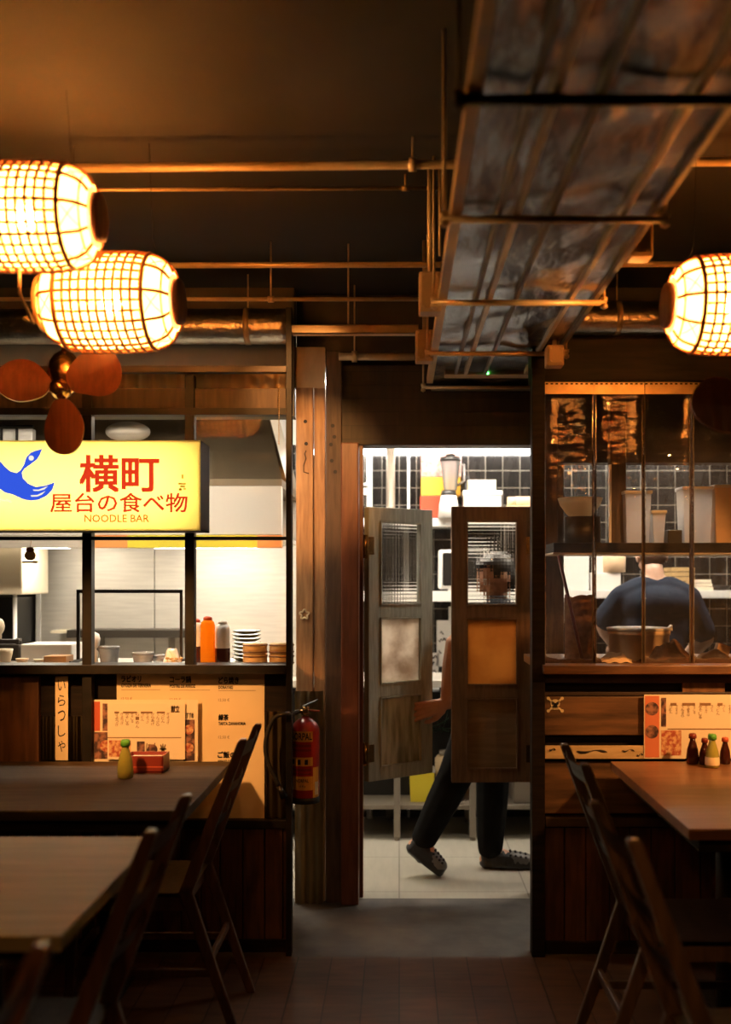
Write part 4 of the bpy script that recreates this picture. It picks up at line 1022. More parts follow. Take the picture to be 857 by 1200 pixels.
# squeeze bottles
def squeeze(label, px, w, hpy, body, cap, base=None):
    w = w*yc/1200/2; hh = Z(hpy, yc)-CT
    t = thing('squeeze_bottle', label, 'bottle', (cx(px), yc, CT), 'sauce bottles on the serving counter')
    MB().lathe([(w*.92, 0), (w, .006), (w, hh*.80), (w*.86, hh*.88), (w*.5, hh*.92)], (cx(px), yc, CT), n=24).build('bottle_body', M[body], t)
    MB().lathe([(w*.62, hh*.92), (w*.62, hh*.97), (w*.3, hh)], (cx(px), yc, CT), n=18).build('cap', M[cap], t)
    if base: MB().lathe([(w*1.02, .0), (w*1.03, .002), (w*1.03, hh*.36), (w*1.01, hh*.365)], (cx(px), yc, CT), n=24).build('sauce_level', M[base], t)
    return t
squeeze('fat orange squeeze bottle on the serving counter', 243.5, 17, 722, 'orange_sauce', 'sauce_red', None)
squeeze('white squeeze bottle half full of dark sauce on the counter', 261, 17, 727, 'white_plastic', 'white_plastic', 'sauce_dark')
yc = 4.36; squeeze('pale squeeze bottle half hidden behind the window bar, beside the orange one', 231, 12, 725, 'white_plastic', 'sauce_red', 'sauce_dark'); yc = 4.26
yc = 4.42
for k in range(8):
    pot('plate', 'celadon plate in the stack behind the bamboo steamers', 'plate', cx(289), yc, [(.02, 0), (.04, .002), (.062, .014), (.064, .0165), (.04, .006), (.0, .005)], 'plate_green', 'stacked celadon plates', z=CT+.0165*k, n=28)
yc = 4.22
for px, lab in ((299, 'bamboo steamer stack beside the celadon plates'), (330, 'bamboo steamer stack against the steel post')):
    for k in range(2):
        t = thing('bamboo_steamer', lab.replace('stack', 'basket') + (', upper one' if k else ', lower one'), 'steamer', (cx(px), yc, CT+.046*k), 'bamboo steamers on the counter')
        MB().lathe([(.046, 0), (.05, .001), (.05, .042), (.046, .044)], (cx(px), yc, CT+.046*k), n=28).build('basket', M['bamboo'], t)
        b = MB()
        for zz in (.008, .036): b.tube([(cx(px)+.0505*math.cos(2*PI*j/28), yc+.0505*math.sin(2*PI*j/28), CT+.046*k+zz) for j in range(28)], .0032, 6, closed=True)
        b.build('binding', M['wood_warm'], t)
yc = 4.30
def tub(label, px0, px1, pyt, m, lid=True, y=4.30, nm='food_tub'):
    x0, x1, zt = X(px0, y), X(px1, y), Z(pyt, y); d = (x1-x0)
    t = thing(nm, label, 'container', ((x0+x1)/2, y, CT), 'plastic tubs on the counter')
    r = d/2
    MB().lathe([(r*.78, .001), (r*.84, .003), (r, zt-CT-.008), (r*.97, zt-CT-.008), (r*.80, .006), (0.001, .005)], ((x0+x1)/2, y, CT), n=26, cap=False).build('tub_body', M[m], t)
    if lid: MB().lathe([(r*1.02, zt-CT-.010), (r*1.05, zt-CT-.006), (r*1.0, zt-CT), (.001, zt-CT+.001)], ((x0+x1)/2, y, CT), n=26).build('lid', M[m], t)
tub('clear round tub on the counter beside the white jar', 116, 140, 757, 'clear_tub')
tub('low clear round tub midway along the counter', 155, 180, 764, 'clear_tub')
tub('clear round tub touching the crumpled white bag', 178, 194, 767, 'clear_tub', y=4.36)
pot('white_jar', 'rounded white jar partly behind the window bar', 'jar', cx(108), yc, [(.018, 0), (.024, .004), (.024, .05), (.018, .056), (.018, .06), (.03, .075), (.034, .10), (.028, .122), (.01, .132)], 'white_plastic')
bg = MB(); yb_ = 4.26; b0 = V((X(202, yb_), yb_, CT)); rb = random.Random(5)
bg.sheet(lambda u, v: b0 + V((.036*(1-.5*v**2)*math.cos(2*PI*u)*(1+.12*math.sin(9*u*PI+v*4)), .03*(1-.5*v**2)*math.sin(2*PI*u)*(1+.15*math.sin(11*u*PI+v*7)), .062*v+.004*math.sin(u*22))), 40, 10)
bg.ball(b0+V((0, 0, .052)), (.022, .02, .012), 2)
bg.build('crumpled_bag', M['white_plastic'], label='crumpled white bag on the counter beside the window bar', cat='bag')
fl = MB()
for k in range(7):
    a = rb.uniform(-.03, .03); c = V((X(205, 4.2)+a, 4.19+rb.uniform(-.015, .015), CT+rb.uniform(.008, .03))); fl.ball(c, (.010, .010, .006), 1); fl.tube([c, (c.x, c.y, CT)], .0015, 5)
fl.build('dried_garnish', M['bamboo'], label='little heap of yellowish garnish in front of the white bag', cat='garnish')
# left end clutter
y_ = 4.42
wt = MB(); wt.box(X(30, y_), X(89, y_), y_-.06, y_+.14, CT, Z(754, y_), b=.006); wt.build('white_tray', M['white_plastic'], label='long white tray box on the counter under the charm', cat='tray')
bw = MB(); bw.box(X(55, 4.24), X(81, 4.24), 4.20, 4.30, CT, Z(768, 4.24), b=.003); bw.build('brown_box', M['cardboard'], label='small brown cardboard box in front of the white tray', cat='box')
for k, (px, pt_, w) in enumerate(((6, 760, 18), (6, 767, 19), (26, 771, 15), (47, 772, 15))):
    r = w*4.24/1200/2; hh = (Z(pt_, 4.24)-CT)
    if k == 1: continue
    pot('small_bowl', ('stack of cream bowls at the very end of the counter', '', 'small terracotta bowl beside the stacked cream bowls', 'small pale bowl in front of the white tray')[k], 'bowl', X(px, 4.22), 4.22, [(r*.5, 0), (r*.6, .003), (r*.92, hh*.7), (r, hh), (r*.93, hh), (r*.5, hh*.3), (.001, hh*.25)], ('cream', '', 'kraft', 'cream')[k])
kn = thing('coffee_grinder', 'dark metal tool with a round cream knob behind the cream bowls', 'kitchen tool', (X(12, 4.46), 4.46, CT))
b = MB(); b.box(X(-6, 4.46), X(26, 4.46), 4.42, 4.50, CT, CT+.07, b=.006); b.cyl((X(22, 4.46), 4.46, CT+.06), (X(22, 4.46), 4.46, Z(748, 4.46)), .012, n=12); b.box(X(-6, 4.46), X(24, 4.46), 4.44, 4.48, Z(754, 4.46), Z(749, 4.46), b=.003)
b.build('tool_body', M['conduit_dark'], kn)
b = MB(); b.ball((X(0, 4.46), 4.46, Z(734, 4.46)), (.02, .02, .036), 2); b.cyl((X(0, 4.46), 4.46, Z(750, 4.46)), (X(0, 4.46), 4.46, Z(735, 4.46)), .008, n=8); b.build('knob', M['cream'], kn)
# white wall cupboards glimpsed above the sign
hb_ = thing('hanging_board', 'pale gridded board glimpsed between the fan and the top of the sign', 'board', (X(4, 5.0), 5.02, 1.96))
MB().box(X(-30, 5.0), X(38, 5.0), 5.0, 5.05, 1.96, 2.2, b=.004).build('board', M['white_paint'], hb_)
cb = MB()
for px in (0, 18): cb.box(X(px, 4.98), X(px+1.5, 4.98), 4.98, 5.0, 1.96, 2.2)
cb.box(X(-30, 4.98), X(38, 4.98), 4.98, 5.0, Z(500, 4.98), Z(498, 4.98)); cb.build('grid', M['steel_black'], hb_)
ft = MB(); ft.ball((X(150, 5.0), 5.0, Z(506, 5.0)), (.11, .06, .05), 3); ft.build('steel_bowl', M['stainless'], label='upturned steel bowl on the hood ledge above the sign', cat='bowl')
# bead chain
cn = MB(); yn = 3.96
for k in range(26): cn.ball((X(327, yn), yn, Z(452+k*2.7, yn)), (.0028, .0028, .0045), 1)
cn.cyl((X(327, yn), yn, Z(523, yn)), (X(327, yn), yn, Z(440, yn)), .0009, n=5)
cn.build('bead_chain', M['chain'], label='thin bead chain hanging from the header bar beside the steel post', cat='chain')

# ================================================================== kitchen seen through the doorway
def shelf(name, label, x0, x1, y0, y1, z0, z1, m='white_paint', brk=()):
    t = thing(name, label, 'shelf', ((x0+x1)/2, (y0+y1)/2, z0))
    MB().box(x0, x1, y0, y1, z0, z1, b=.003).build('board', M[m], t)
    for xx in brk:
        b = MB(); b.box(xx, xx+.02, y0+.04, y1, z0-.025, z0); b.box(xx, xx+.02, y1-.02, y1, z0-.16, z0); b.build('bracket', M['white_paint'], t)
YS2 = 6.08
shelf('wall_shelf', 'upper white wall shelf seen through the doorway', -.35, .85, YS2, 6.35, Z(617, YS2), Z(607, YS2), brk=(-.2, .6))
shelf('wall_shelf', 'lower white wall shelf carrying the white framed screen', -.35, .85, YS2, 6.35, Z(705, YS2), Z(693, YS2), brk=(-.2, .6))
zs1, zs2 = Z(607, YS2), Z(693, YS2)
yb = 6.18
for (px0, px1, p0, p1, m, lab) in ((493, 522, 606, 581, 'red_print', 'bright red carton at the base of the carton pile on the shelf'), (494, 540, 580.5, 559, 'yellow_print', 'orange yellow carton in the middle of the carton pile'), (494, 541, 558.5, 531, 'pink_print', 'pink printed carton on top of the carton pile')):
    MB().box(X(px0, yb), X(px1, yb), yb, yb+.13, Z(p0, yb), Z(p1, yb), b=.004).build('carton', M[m], label=lab, cat='carton')
yb = 6.09
bl = thing('blender', 'white blender with a clear jug and black lid on the upper shelf', 'blender', (X(526, yb), yb, zs1))
def bq(px): return (px-526)*yb/1200
zt_ = Z(575, yb)-zs1; zl = Z(541, yb)-zs1
MB().lathe([(bq(537), .0), (bq(538.5), .004), (bq(537), zt_*.5), (bq(535), zt_-.03)], (X(526, yb), yb, zs1), n=26).build('base', M['white_plastic'], bl)
MB().lathe([(bq(535), zt_-.03), (bq(535.5), zt_-.026), (bq(534), zt_), (bq(533), zt_+.002)], (X(526, yb), yb, zs1), n=26).build('collar', M['black_plastic'], bl)
MB().lathe([(bq(533.5), zt_+.002), (bq(537.5), zl)], (X(528, yb), yb, zs1), n=26, cap=False).build('jug', M['clear_tub'], bl)
MB().lathe([(bq(538), zl), (bq(538.5), zl+.004), (bq(538), zl+.025), (bq(532), zl+.028), (bq(531), zl+.045)], (X(528, yb), yb, zs1), n=26).build('lid', M['black_plastic'], bl)
h_ = MB(); h_.tube([(X(537, yb), yb, zs1+zl-.01), (X(544, yb), yb, zs1+zl-.02), (X(544.5, yb), yb, zs1+zt_+.06), (X(536, yb), yb, zs1+zt_+.03)], .008, 8); h_.build('handle', M['clear_tub'], bl)
dk = MB(); dk.tube([(X(546, 6.2), 6.2, Z(558, 6.2)), (X(547, 6.2), 6.2, Z(580, 6.2)), (X(546, 6.2), 6.2, zs1)], [.02, .028, .03], 14); dk.build('black_flask', M['black_plastic'], label='slim black flask between the blender and the white foam box', cat='flask')
yb = 6.14
b = thing('foam_box', 'white foam box on the upper shelf under a cream box', 'box', (X(565, yb), yb, zs1))
MB().box(X(543, yb), X(587, yb), yb-.05, yb+.12, zs1, Z(577, yb), b=.01).build('box_body', M['white_plastic'], b)
MB().box(X(542, yb), X(588, yb), yb-.055, yb+.125, Z(581, yb), Z(575.5, yb), b=.004).build('lid', M['white_paint'], b)
MB().box(X(548, yb), X(581, yb), yb-.04, yb+.10, Z(575.5, yb), Z(563, yb), b=.004).build('cream_box', M['cream'], label='small cream box lying on the white foam box', cat='box')
r_ = MB(); r_.cyl((X(604, yb), yb, zs1+.10), (X(626, yb), yb, zs1+.10), .032, n=18); r_.cyl((X(595, yb), yb, zs1+.10), (X(604, yb), yb, zs1+.10), .03, n=18); r_.box(X(593, yb), X(628, yb), yb-.04, yb+.05, zs1, zs1+.074, b=.004)
r_.build('paper_roll', M['kraft'], label='tan paper roll on the upper shelf beside the foam box', cat='roll')
ym = 6.12
mw = thing('framed_screen', 'white framed black screen standing on the lower shelf', 'screen', (X(540, ym), ym, zs2))
s = MB(); x0, x1, z0, z1 = X(514, ym), X(566, ym), zs2+.012, Z(644, ym)
s.box(x0, x1, ym, ym+.08, z0, z1, b=.018); s.box(x0+.06, x1-.06, ym+.0, ym+.12, zs2, zs2+.02, b=.004); s.build('casing', M['white_plastic'], mw)
MB().box(x0+.025, x1-.025, ym-.003, ym+.004, z0+.02, z1-.02, b=.012).build('screen_glass', M['black_plastic'], mw)
# notices
for (a, b_, c, d, lab) in ((512, 532, 727, 781, 'white notice with drawings pinned to the tiles behind the forearm'), (503, 514, 765, 800, 'smaller white notice beside the grey door leaf'), (503, 515, 801, 809, 'strip of white paper below the smaller notice'), (526, 533, 711, 729, 'narrow white card pinned above the drawn notice')):
    yn = 6.345; t = thing('notice', lab, 'notice', (X((a+b_)/2, yn), yn, Z(d, yn)))
    MB().box(X(a, yn), X(b_, yn), yn, yn+.004, Z(d, yn), Z(c, yn)).build('sheet', M['white_paint'], t)
    if d-c > 30:
        m = MB(); rr = random.Random(a)
        for k in range(6):
            xx = rr.uniform(a+2, b_-5); zz = rr.uniform(c+4, d-6); m.tube([(X(xx+q*1.2, yn), yn-.0006, Z(zz+2*math.sin(q*1.7+k), yn)) for q in range(4)], .0035, 5)
        m.build('drawing', M['ink'], t)
pipe('white_pipe', [(X(433, 6.28), 6.28, 0), (X(433, 6.28), 6.28, 1.9), (X(433, 6.28), 6.28, 2.3)], .018, 'white_paint', 'white plastic pipe up the tiles at the hinge side of the grey door', clips=())
pp = MB(); pp.tube([(X(425, 6.25), 6.25, Z(568, 6.25)), (X(430, 6.25), 6.25, Z(568, 6.25)), (X(433, 6.27), 6.27, Z(562, 6.27))], .012, 10); pp.lathe([(.022, 0), (.022, .02)], (X(428, 6.25), 6.24, Z(576, 6.25)), 'Y', 14)
pp.build('pipe_elbow', M['white_paint'], label='white pipe elbow with a round valve beside the upright white pipe', cat='pipe fitting')
pipe('dark_pipe', [(X(458, 6.27), 6.27, 0), (X(458, 6.27), 6.27, 2.6)], .027, 'stainless_dark', 'grey steel pipe standing up the black tiles near the white pipe')
pipe('thin_pipe', [(X(479, 6.305), 6.305, 0), (X(479, 6.305), 6.305, 2.4)], .008, 'white_paint', 'thin white pipe on the black tiles beside the cartons')
# prep table
pt_ = thing('prep_table', 'steel prep table with a low shelf behind the walking person', 'table', (.2, 5.98, 0))
MB().box(-.75, 1.0, 5.72, 6.22, .86, .90, b=.004).build('tabletop', M['stainless'], pt_)
MB().box(-.72, .97, 5.76, 6.18, .17, .195, b=.003).build('low_shelf', M['stainless_dark'], pt_)
for xx in (-.03, .395, -.70, .92):
    for yy in (5.75, 6.19):
        l = MB(); l.box(xx, xx+.036, yy-.018, yy+.018, .02, .86, b=.003); l.lathe([(.014, 0), (.018, .004), (.012, .02)], (xx+.018, yy, 0), n=12); l.build('leg', M['stainless_dark'], pt_)
yk = 5.9
bk = thing('yellow_bucket', 'yellow square bucket on the low shelf of the prep table', 'bucket', (X(494, yk), yk, .195))
k_ = MB(); w0, w1 = X(480, yk), X(509, yk); zt = Z(902, yk)
pts = [(w0+.006, .196), (w1-.006, .196), (w1, zt), (w0, zt)]
k_.prism(pts, yk-.06, yk+.08); k_.build('bucket_body', M['yellow_bucket'], bk)
MB().box(w0-.004, w1+.004, yk-.065, yk+.085, zt-.006, zt+.008, b=.003).build('lid', M['white_plastic'], bk)
t = thing('steel_canister', 'brownish canister on the low shelf beside the yellow bucket', 'canister', (X(521, yk), yk, .195))
MB().lathe([(.05, 0), (.055, .004), (.055, .12), (.05, .13), (.05, .15), (.055, .155), (.055, .24), (.04, .26)], (X(521, yk), yk, .195), n=24).build('canister_body', M['conduit'], t)
MB().lathe([(.03, .26), (.032, .262), (.03, .285), (.01, .29)], (X(521, yk), yk, .195), n=18).build('lid', M['stainless_dark'], t)
gp = MB(); rg2 = random.Random(4)
for k in range(14):
    a = rg2.uniform(0, 6.28); p = V((X(512, 5.85)+rg2.uniform(-.05, .05), 5.85, .62))
    gp.sheet(lambda u, v: p + V(((u-.2)*.11*math.cos(a), (v-.5)*.03, (u)*.10*math.sin(a)*.6+.03*u*u)), 3, 1)
gp.build('herb_bunch', mat('dark_green_leaf', (.02, .10, .045), rough=.5), label='bunch of dark green leaves hanging under the prep table edge', cat='herbs')
MB().box(-.66, .36, 6.03, 6.165, .195, .80, b=.006).build('black_crate', M['black_plastic'], label='long black crate at the rear of the low shelf', cat='crate')
MB().box(X(600, 5.9), X(650, 5.9), 5.80, 6.2, .196, .56, b=.006).build('steel_box', M['stainless_dark'], label='grey steel box on the low shelf behind the standing leg', cat='box')
MB().box(-2.0, 2.4, 6.32, 6.345, .0, .16).build('plinth', M['black_plastic'], label='black plinth along the foot of the tiled kitchen wall', cat='plinth')

# ================================================================== kitchen seen through the hatch
ysh = 4.24
z0, z1 = Z(647, ysh), Z(636, ysh)
ps_ = thing('hatch_shelf', 'dark shelf across the hatch carrying tubs behind the plastic strips', 'shelf', (1.2, 4.4, z0))
MB().box(.64, 2.0, ysh, ysh+.36, z0, z1, b=.003).build('board', M['wood_black'], ps_)
MB().box(.64, 2.0, ysh+.01, ysh+.35, z0-.008, z0-.0005).build('underside_strip', M['cream'], ps_)
for a, b in ((638.5, 653), (714.5, 733)):
    p = MB(); p.box(X(a, 4.5), X(b, 4.5), 4.48, 4.54, z1, Z(470, 4.5), b=.003); p.build('upright', M['wood_plank_dark'], ps_)
p = MB(); p.box(X(713, 4.5), X(715.5, 4.5), 4.475, 4.50, z1, Z(545, 4.5)); p.build('white_edge', M['white_paint'], ps_)
def stub(label, px0, px1, pyt, m, y=4.42, zb_=None, ml=None, d=.12, name='storage_tub'):
    zb_ = z1 if zb_ is None else zb_; x0, x1, zt = X(px0, y), X(px1, y), Z(pyt, y); i = .008
    t = thing(name, label, 'container', ((x0+x1)/2, y+d/2, zb_), 'storage tubs in the hatch')
    b = MB()
    c0 = [b.bm.verts.new(q) for q in ((x0+i, y+i, zb_), (x1-i, y+i, zb_), (x1-i, y+d-i, zb_), (x0+i, y+d-i, zb_))]; c1 = [b.bm.verts.new(q) for q in ((x0, y, zt), (x1, y, zt), (x1, y+d, zt), (x0, y+d, zt))]
    b._f(c0)
    for k in range(4): b._f([c0[k], c0[(k+1) % 4], c1[(k+1) % 4], c1[k]])
    b._f(c1)
    bmesh.ops.bevel(b.bm, geom=b.bm.edges[:], offset=.006, segments=2, profile=.6, affect='EDGES')
    b.build('tub_body', M[m], t)
    MB().box(x0-.004, x1+.004, y-.004, y+d+.004, zt-.006, zt+.008, b=.004).build('lid', M[ml or 'white_plastic'], t)
stub('tall frosted white tub on the hatch shelf near the wooden upright', 733, 764, 577, 'frost_tub')
stub('short frosted tub between the two taller ones on the hatch shelf', 765, 781, 600, 'frost_tub')
MB().box(X(783, 4.4), X(800, 4.4), 4.40, 4.5, z1, Z(621, 4.4), b=.004).build('black_box', M['black_plastic'], label='small black box on the hatch shelf between the tubs', cat='box')
stub('wide frosted tub at the far end of the hatch shelf', 801, 836, 572, 'frost_tub')
stub('tall kraft-coloured tub beyond the wide frosted one on the shelf', 838, 880, 570, 'kraft')
yw = 4.44
bl_ = MB(); r = 26*yw/1200
bl_.lathe([(r*.35, Z(607, yw)-z1), (r*.55, Z(604, yw)-z1), (r*.9, Z(592, yw)-z1), (r, Z(584, yw)-z1), (r*.93, Z(584, yw)-z1), (r*.5, Z(598, yw)-z1), (.001, Z(600, yw)-z1)], (X(680, yw), yw, z1), n=30)
bl_.build('wide_bowl', sheer('thin_cream_bowl', (.88,.76,.55)), label='wide cream bowl resting on a dark steel pot on the hatch shelf', cat='bowl')
pot('steel_pot', 'dark steel pot under the wide cream bowl', 'pot', X(683, yw), yw, [(r*.75, 0), (r*.8, .004), (r*.8, Z(606, yw)-z1), (r*.74, Z(606, yw)-z1), (r*.7, .01), (.001, .008)], 'conduit_dark', z=z1)
# wall shelf behind the cook
ys3 = 6.05
shelf('wall_shelf', 'white wall shelf behind the cook carrying boxes', .86, 2.5, ys3, 6.35, Z(701, ys3), Z(692, ys3), brk=(1.0, 2.2))
zs3 = Z(692, ys3)
MB().box(X(652, 6.1), X(690, 6.1), 6.08, 6.22, zs3, Z(648, 6.1), b=.006).build('white_box', M['white_paint'], label='tall blank white box on the wall shelf beside the red stick', cat='box')
MB().box(X(692, 6.1), X(727, 6.1), 6.08, 6.22, zs3, Z(671, 6.1), b=.006).build('white_box', M['white_plastic'], label='squat white box under a clear jar on the wall shelf', cat='box')
yj = 6.14
j = thing('clear_jar', 'clear jar of brown food on the squat white box', 'jar', (X(716, yj), yj, Z(671, yj)))
MB().lathe([(.05, 0), (.075, .004), (.078, .09), (.06, .115)], (X(718, yj), yj, Z(671, yj)), n=26).build('jar_body', M['kraft'], j)
MB().lathe([(.062, .115), (.064, .117), (.064, .135), (.05, .138)], (X(718, yj), yj, Z(671, yj)), n=22).build('lid', M['cream'], j)
MB().box(X(695, yj), X(706, yj), 6.1, 6.18, Z(671, yj), Z(651, yj), b=.004).build('white_carton', M['white_plastic'], label='small white carton beside the clear jar', cat='carton')
for k in range(5):
    MB().box(X(784, 6.12), X(811, 6.12), 6.06, 6.24, zs3+.028*k, zs3+.028*k+.024, b=.003).build('wooden_tray', M['bamboo'], label='pale wooden tray stacked on the wall shelf beside the cook', cat='tray', group='stacked wooden trays')
for k in range(3):
    MB().box(X(813, 6.12)-.004*k, X(834, 6.12)-.006*k, 6.08, 6.24, zs3+.022*k, zs3+.022*k+.020, b=.003).build('paper_pack', M['paper_white'], label='pack of white paper piled on the wall shelf beyond the trays', cat='paper pack', group='piled white paper packs')
bw_ = MB(); bw_.lathe([(.03, 0), (.05, .004), (.07, .03), (.066, .03), (.04, .008), (.001, .006)], (X(845, 6.12), 6.14, zs3), n=24); bw_.build('black_bowl', M['black_plastic'], label='low black bowl at the end of the wall shelf', cat='bowl')
MB().box(1.05, 2.5, 5.90, 6.34, .851, .90, b=.004).build('worktop', M['stainless'], label='steel worktop in front of the cook', cat='worktop')
MB().box(1.06, 2.48, 5.94, 6.28, .0, .85, b=.004).build('base_cabinet', M['conduit_dark'], label='dark base cabinet under the worktop in front of the cook', cat='cabinet')
MB().box(1.74, 2.10, 5.95, 6.2, .901, .955, b=.006).build('chopping_board', M['white_plastic'], label='thick white chopping board on the worktop beside the cook', cat='board')
# things on the hatch sill
zsl = FZ(778)
yk = 4.31
kt = thing('kraft_bucket', 'large kraft paper bucket with a white rim on the hatch sill', 'bucket', (X(749, yk), yk, zsl))
r0, r1 = 33*yk/1200, 36*yk/1200; hk = Z(735, yk)-zsl
MB().lathe([(r0, 0), (r0*1.02, .003), (r1*.97, hk-.03), (r1, hk-.03), (r1, hk-.012), (r1*.95, hk-.012), (r0*.9, .01), (.001, .008)], (X(749, yk), yk, zsl), n=36).build('bucket_body', M['kraft'], kt)
MB().lathe([(r1*.98, hk-.012), (r1*1.04, hk-.010), (r1*1.04, hk-.002), (r1*.9, hk), (.001, hk)], (X(749, yk), yk, zsl), n=36).build('lid', M['white_plastic'], kt)
b = MB(); b.prism([(X(781, yk), Z(738, yk)), (X(787, yk), Z(739, yk)), (X(787, yk), Z(732, yk))], yk-.02, yk+.02); b.build('lid_tab', M['white_plastic'], kt)
def crumple(mb, c, sx, sy, sz, seed):
    rr = random.Random(seed); ph = [rr.uniform(0, 6) for _ in range(6)]
    mb.sheet(lambda u, v: V(c)+V((sx*(u-.5)*2, sy*(v-.5)*2, sz*(math.sin(PI*u)**.6*math.sin(PI*v)**.5*(.75+.25*math.sin(u*9+ph[0])*math.sin(v*8+ph[1]))+.06*math.sin(u*17+ph[2]+v*5)))), 22, 14)
cr = MB(); crumple(cr, (X(787, 4.10), 4.12, zsl+.004), .075, .07, .10, 3); bmesh.ops.solidify(cr.bm, geom=cr.bm.faces[:], thickness=.003)
cr.build('paper_sack', M['basket'], label='crumpled brown paper sack lying on the hatch sill before the bucket', cat='sack')
cr = MB(); crumple(cr, (X(722, 4.06), 4.08, zsl+.003), .06, .05, .045, 8); bmesh.ops.solidify(cr.bm, geom=cr.bm.faces[:], thickness=.002)
cr.build('wrapping_paper', M['kraft'], label='small crumpled wrapping paper on the sill beside the kraft bucket', cat='paper')
cr = MB(); crumple(cr, (X(836, 4.14), 4.14, zsl+.003), .07, .05, .05, 11); bmesh.ops.solidify(cr.bm, geom=cr.bm.faces[:], thickness=.002)
cr.box(X(838, 4.18), X(853, 4.18), 4.16, 4.2, zsl, Z(755, 4.18), rot=(0, .3, 0))
cr.build('torn_carton', M['cardboard'], label='torn open cardboard carton on the hatch sill beneath the bare forearm', cat='carton')
bk_ = MB(); bx0, bx1, ybk = X(662, 4.3), X(697, 4.3), 4.3
bk_.sheet(lambda u, v: ((bx0+bx1)/2+(bx1-bx0)/2*math.cos(2*PI*u), ybk+.06*math.sin(2*PI*u), zsl+(Z(699, 4.3)-zsl)*v+.008*v*math.sin(2*PI*u*3)), 40, 8)
bmesh.ops.solidify(bk_.bm, geom=bk_.bm.faces[:], thickness=.003)
bk_.build('paper_bin', M['basket'], label='tall brown woven bin standing on the sill behind the red stick', cat='bin')
MB().cyl((X(655, 4.18), 4.18, Z(651, 4.18)), (X(683, 4.14), 4.14, zsl), .007, n=10).build('red_stick', M['rod_red'], label='dark red stick leaning in the hatch against the brown bin', cat='stick')
# ================================================================== people
def hand(mb, W, d, n, side, curl=(.35, .5, .4), sc=1., spread=.6):
    """five-fingered hand from wrist W: d along the fingers, n out of the palm, side=+1 puts the thumb on d x n"""
    W = V(W); d = V(d).normalized(); n = V(n); n = (n - d*n.dot(d)).normalized(); t = d.cross(n)*side
    offs = (.027, .009, -.009, -.026); lens = (.070, .078, .072, .056)
    mb.chain([(W-d*.02, .025*sc), (W+d*.02*sc, .022*sc)], 8)
    for o, l in zip(offs, lens):
        k = W + (d*.088 + t*o)*sc
        mb.chain([(W + (d*.015 + t*o*.6)*sc, .016*sc), (k, .0115*sc)], 8)
        p = k; a = 0; pts = [(k, .0105*sc)]
        for f, c, r in zip((.45, .30, .25), curl, (.0092, .0084, .0072)):
            a += c; p = p + (d*math.cos(a) + n*math.sin(a) + t*o*spread*4)*l*f*sc; pts.append((p, r*sc))
        mb.chain(pts, 8)
    p0 = W + (d*.02 + t*.022)*sc; p1 = p0 + (d*.030 + t*.026 + n*.012)*sc; p2 = p1 + (d*.030 + t*.008 + n*.014)*sc; p3 = p2 + (d*.024 - t*.002 + n*.010)*sc
    mb.chain([(p0, .017*sc), (p1, .0125*sc), (p2, .0105*sc), (p3, .0085*sc)], 8)
def head(mb, c, f, up, s=1.):
    """skull, jaw, nose, ears, brows; f looks forward"""
    c = V(c); f = V(f).normalized(); up = (V(up) - f*V(up).dot(f)).normalized(); r = f.cross(up)
    rot = Matrix((r, f, up)).transposed().to_euler()
    mb.ball(c + up*.02*s, (.074*s, .092*s, .094*s), 3, rot=rot)
    mb.ball(c - up*.045*s + f*.022*s, (.058*s, .066*s, .066*s), 3, rot=rot)
    mb.ball(c - up*.088*s + f*.062*s, (.030*s, .024*s, .022*s), 2, rot=rot)
    mb.chain([(c + up*.018*s + f*.088*s, .011*s), (c - up*.020*s + f*.106*s, .0145*s), (c - up*.024*s + f*.095*s, .016*s)], 8)
    for q in (-1, 1):
        mb.ball(c + r*q*.076*s - up*.008*s - f*.005*s, (.012*s, .022*s, .034*s), 2, rot=rot)
        mb.ball(c + r*q*.033*s + up*.030*s + f*.080*s, (.026*s, .012*s, .008*s), 2, rot=rot)
        mb.ball(c + r*q*.040*s - up*.022*s + f*.062*s, (.024*s, .024*s, .022*s), 2, rot=rot)
    for q in (.006, -.006): mb.ball(c - up*(.056+q)*s + f*.088*s, (.024*s, .010*s, .006*s), 2, rot=rot)
    return c, f, up, r, rot
def face_bits(t, c, f, up, r, rot, s=1., hairmat='hair', crop=None):
    for q in (-1, 1):
        e = MB().ball(c + r*q*.032*s + up*.010*s + f*.079*s, .012*s, 2).build('eye', M['white_plastic'], t)
        MB().ball(c + r*q*.032*s + up*.010*s + f*.0875*s, .0055*s, 2).build('iris', M['ink'], e)
    h = MB()
    h.ball(c + up*.036*s - f*.008*s, (.081*s, .096*s, .090*s), 3, rot=rot)
    h.ball(c - up*.02*s - f*.045*s, (.072*s, .056*s, .075*s), 3, rot=rot)
    h.ball(c + up*.085*s + f*.035*s, (.066*s, .056*s, .032*s), 3, rot=rot)
    h.fuse(.007, 3)
    # clear the face
    dead = [v for v in h.bm.verts if (v.co-c).dot(f) > .045*s and (v.co-c).dot(up) < .070*s]
    bmesh.ops.delete(h.bm, geom=dead, context='VERTS')
    h.build('hair', M[hairmat], t)
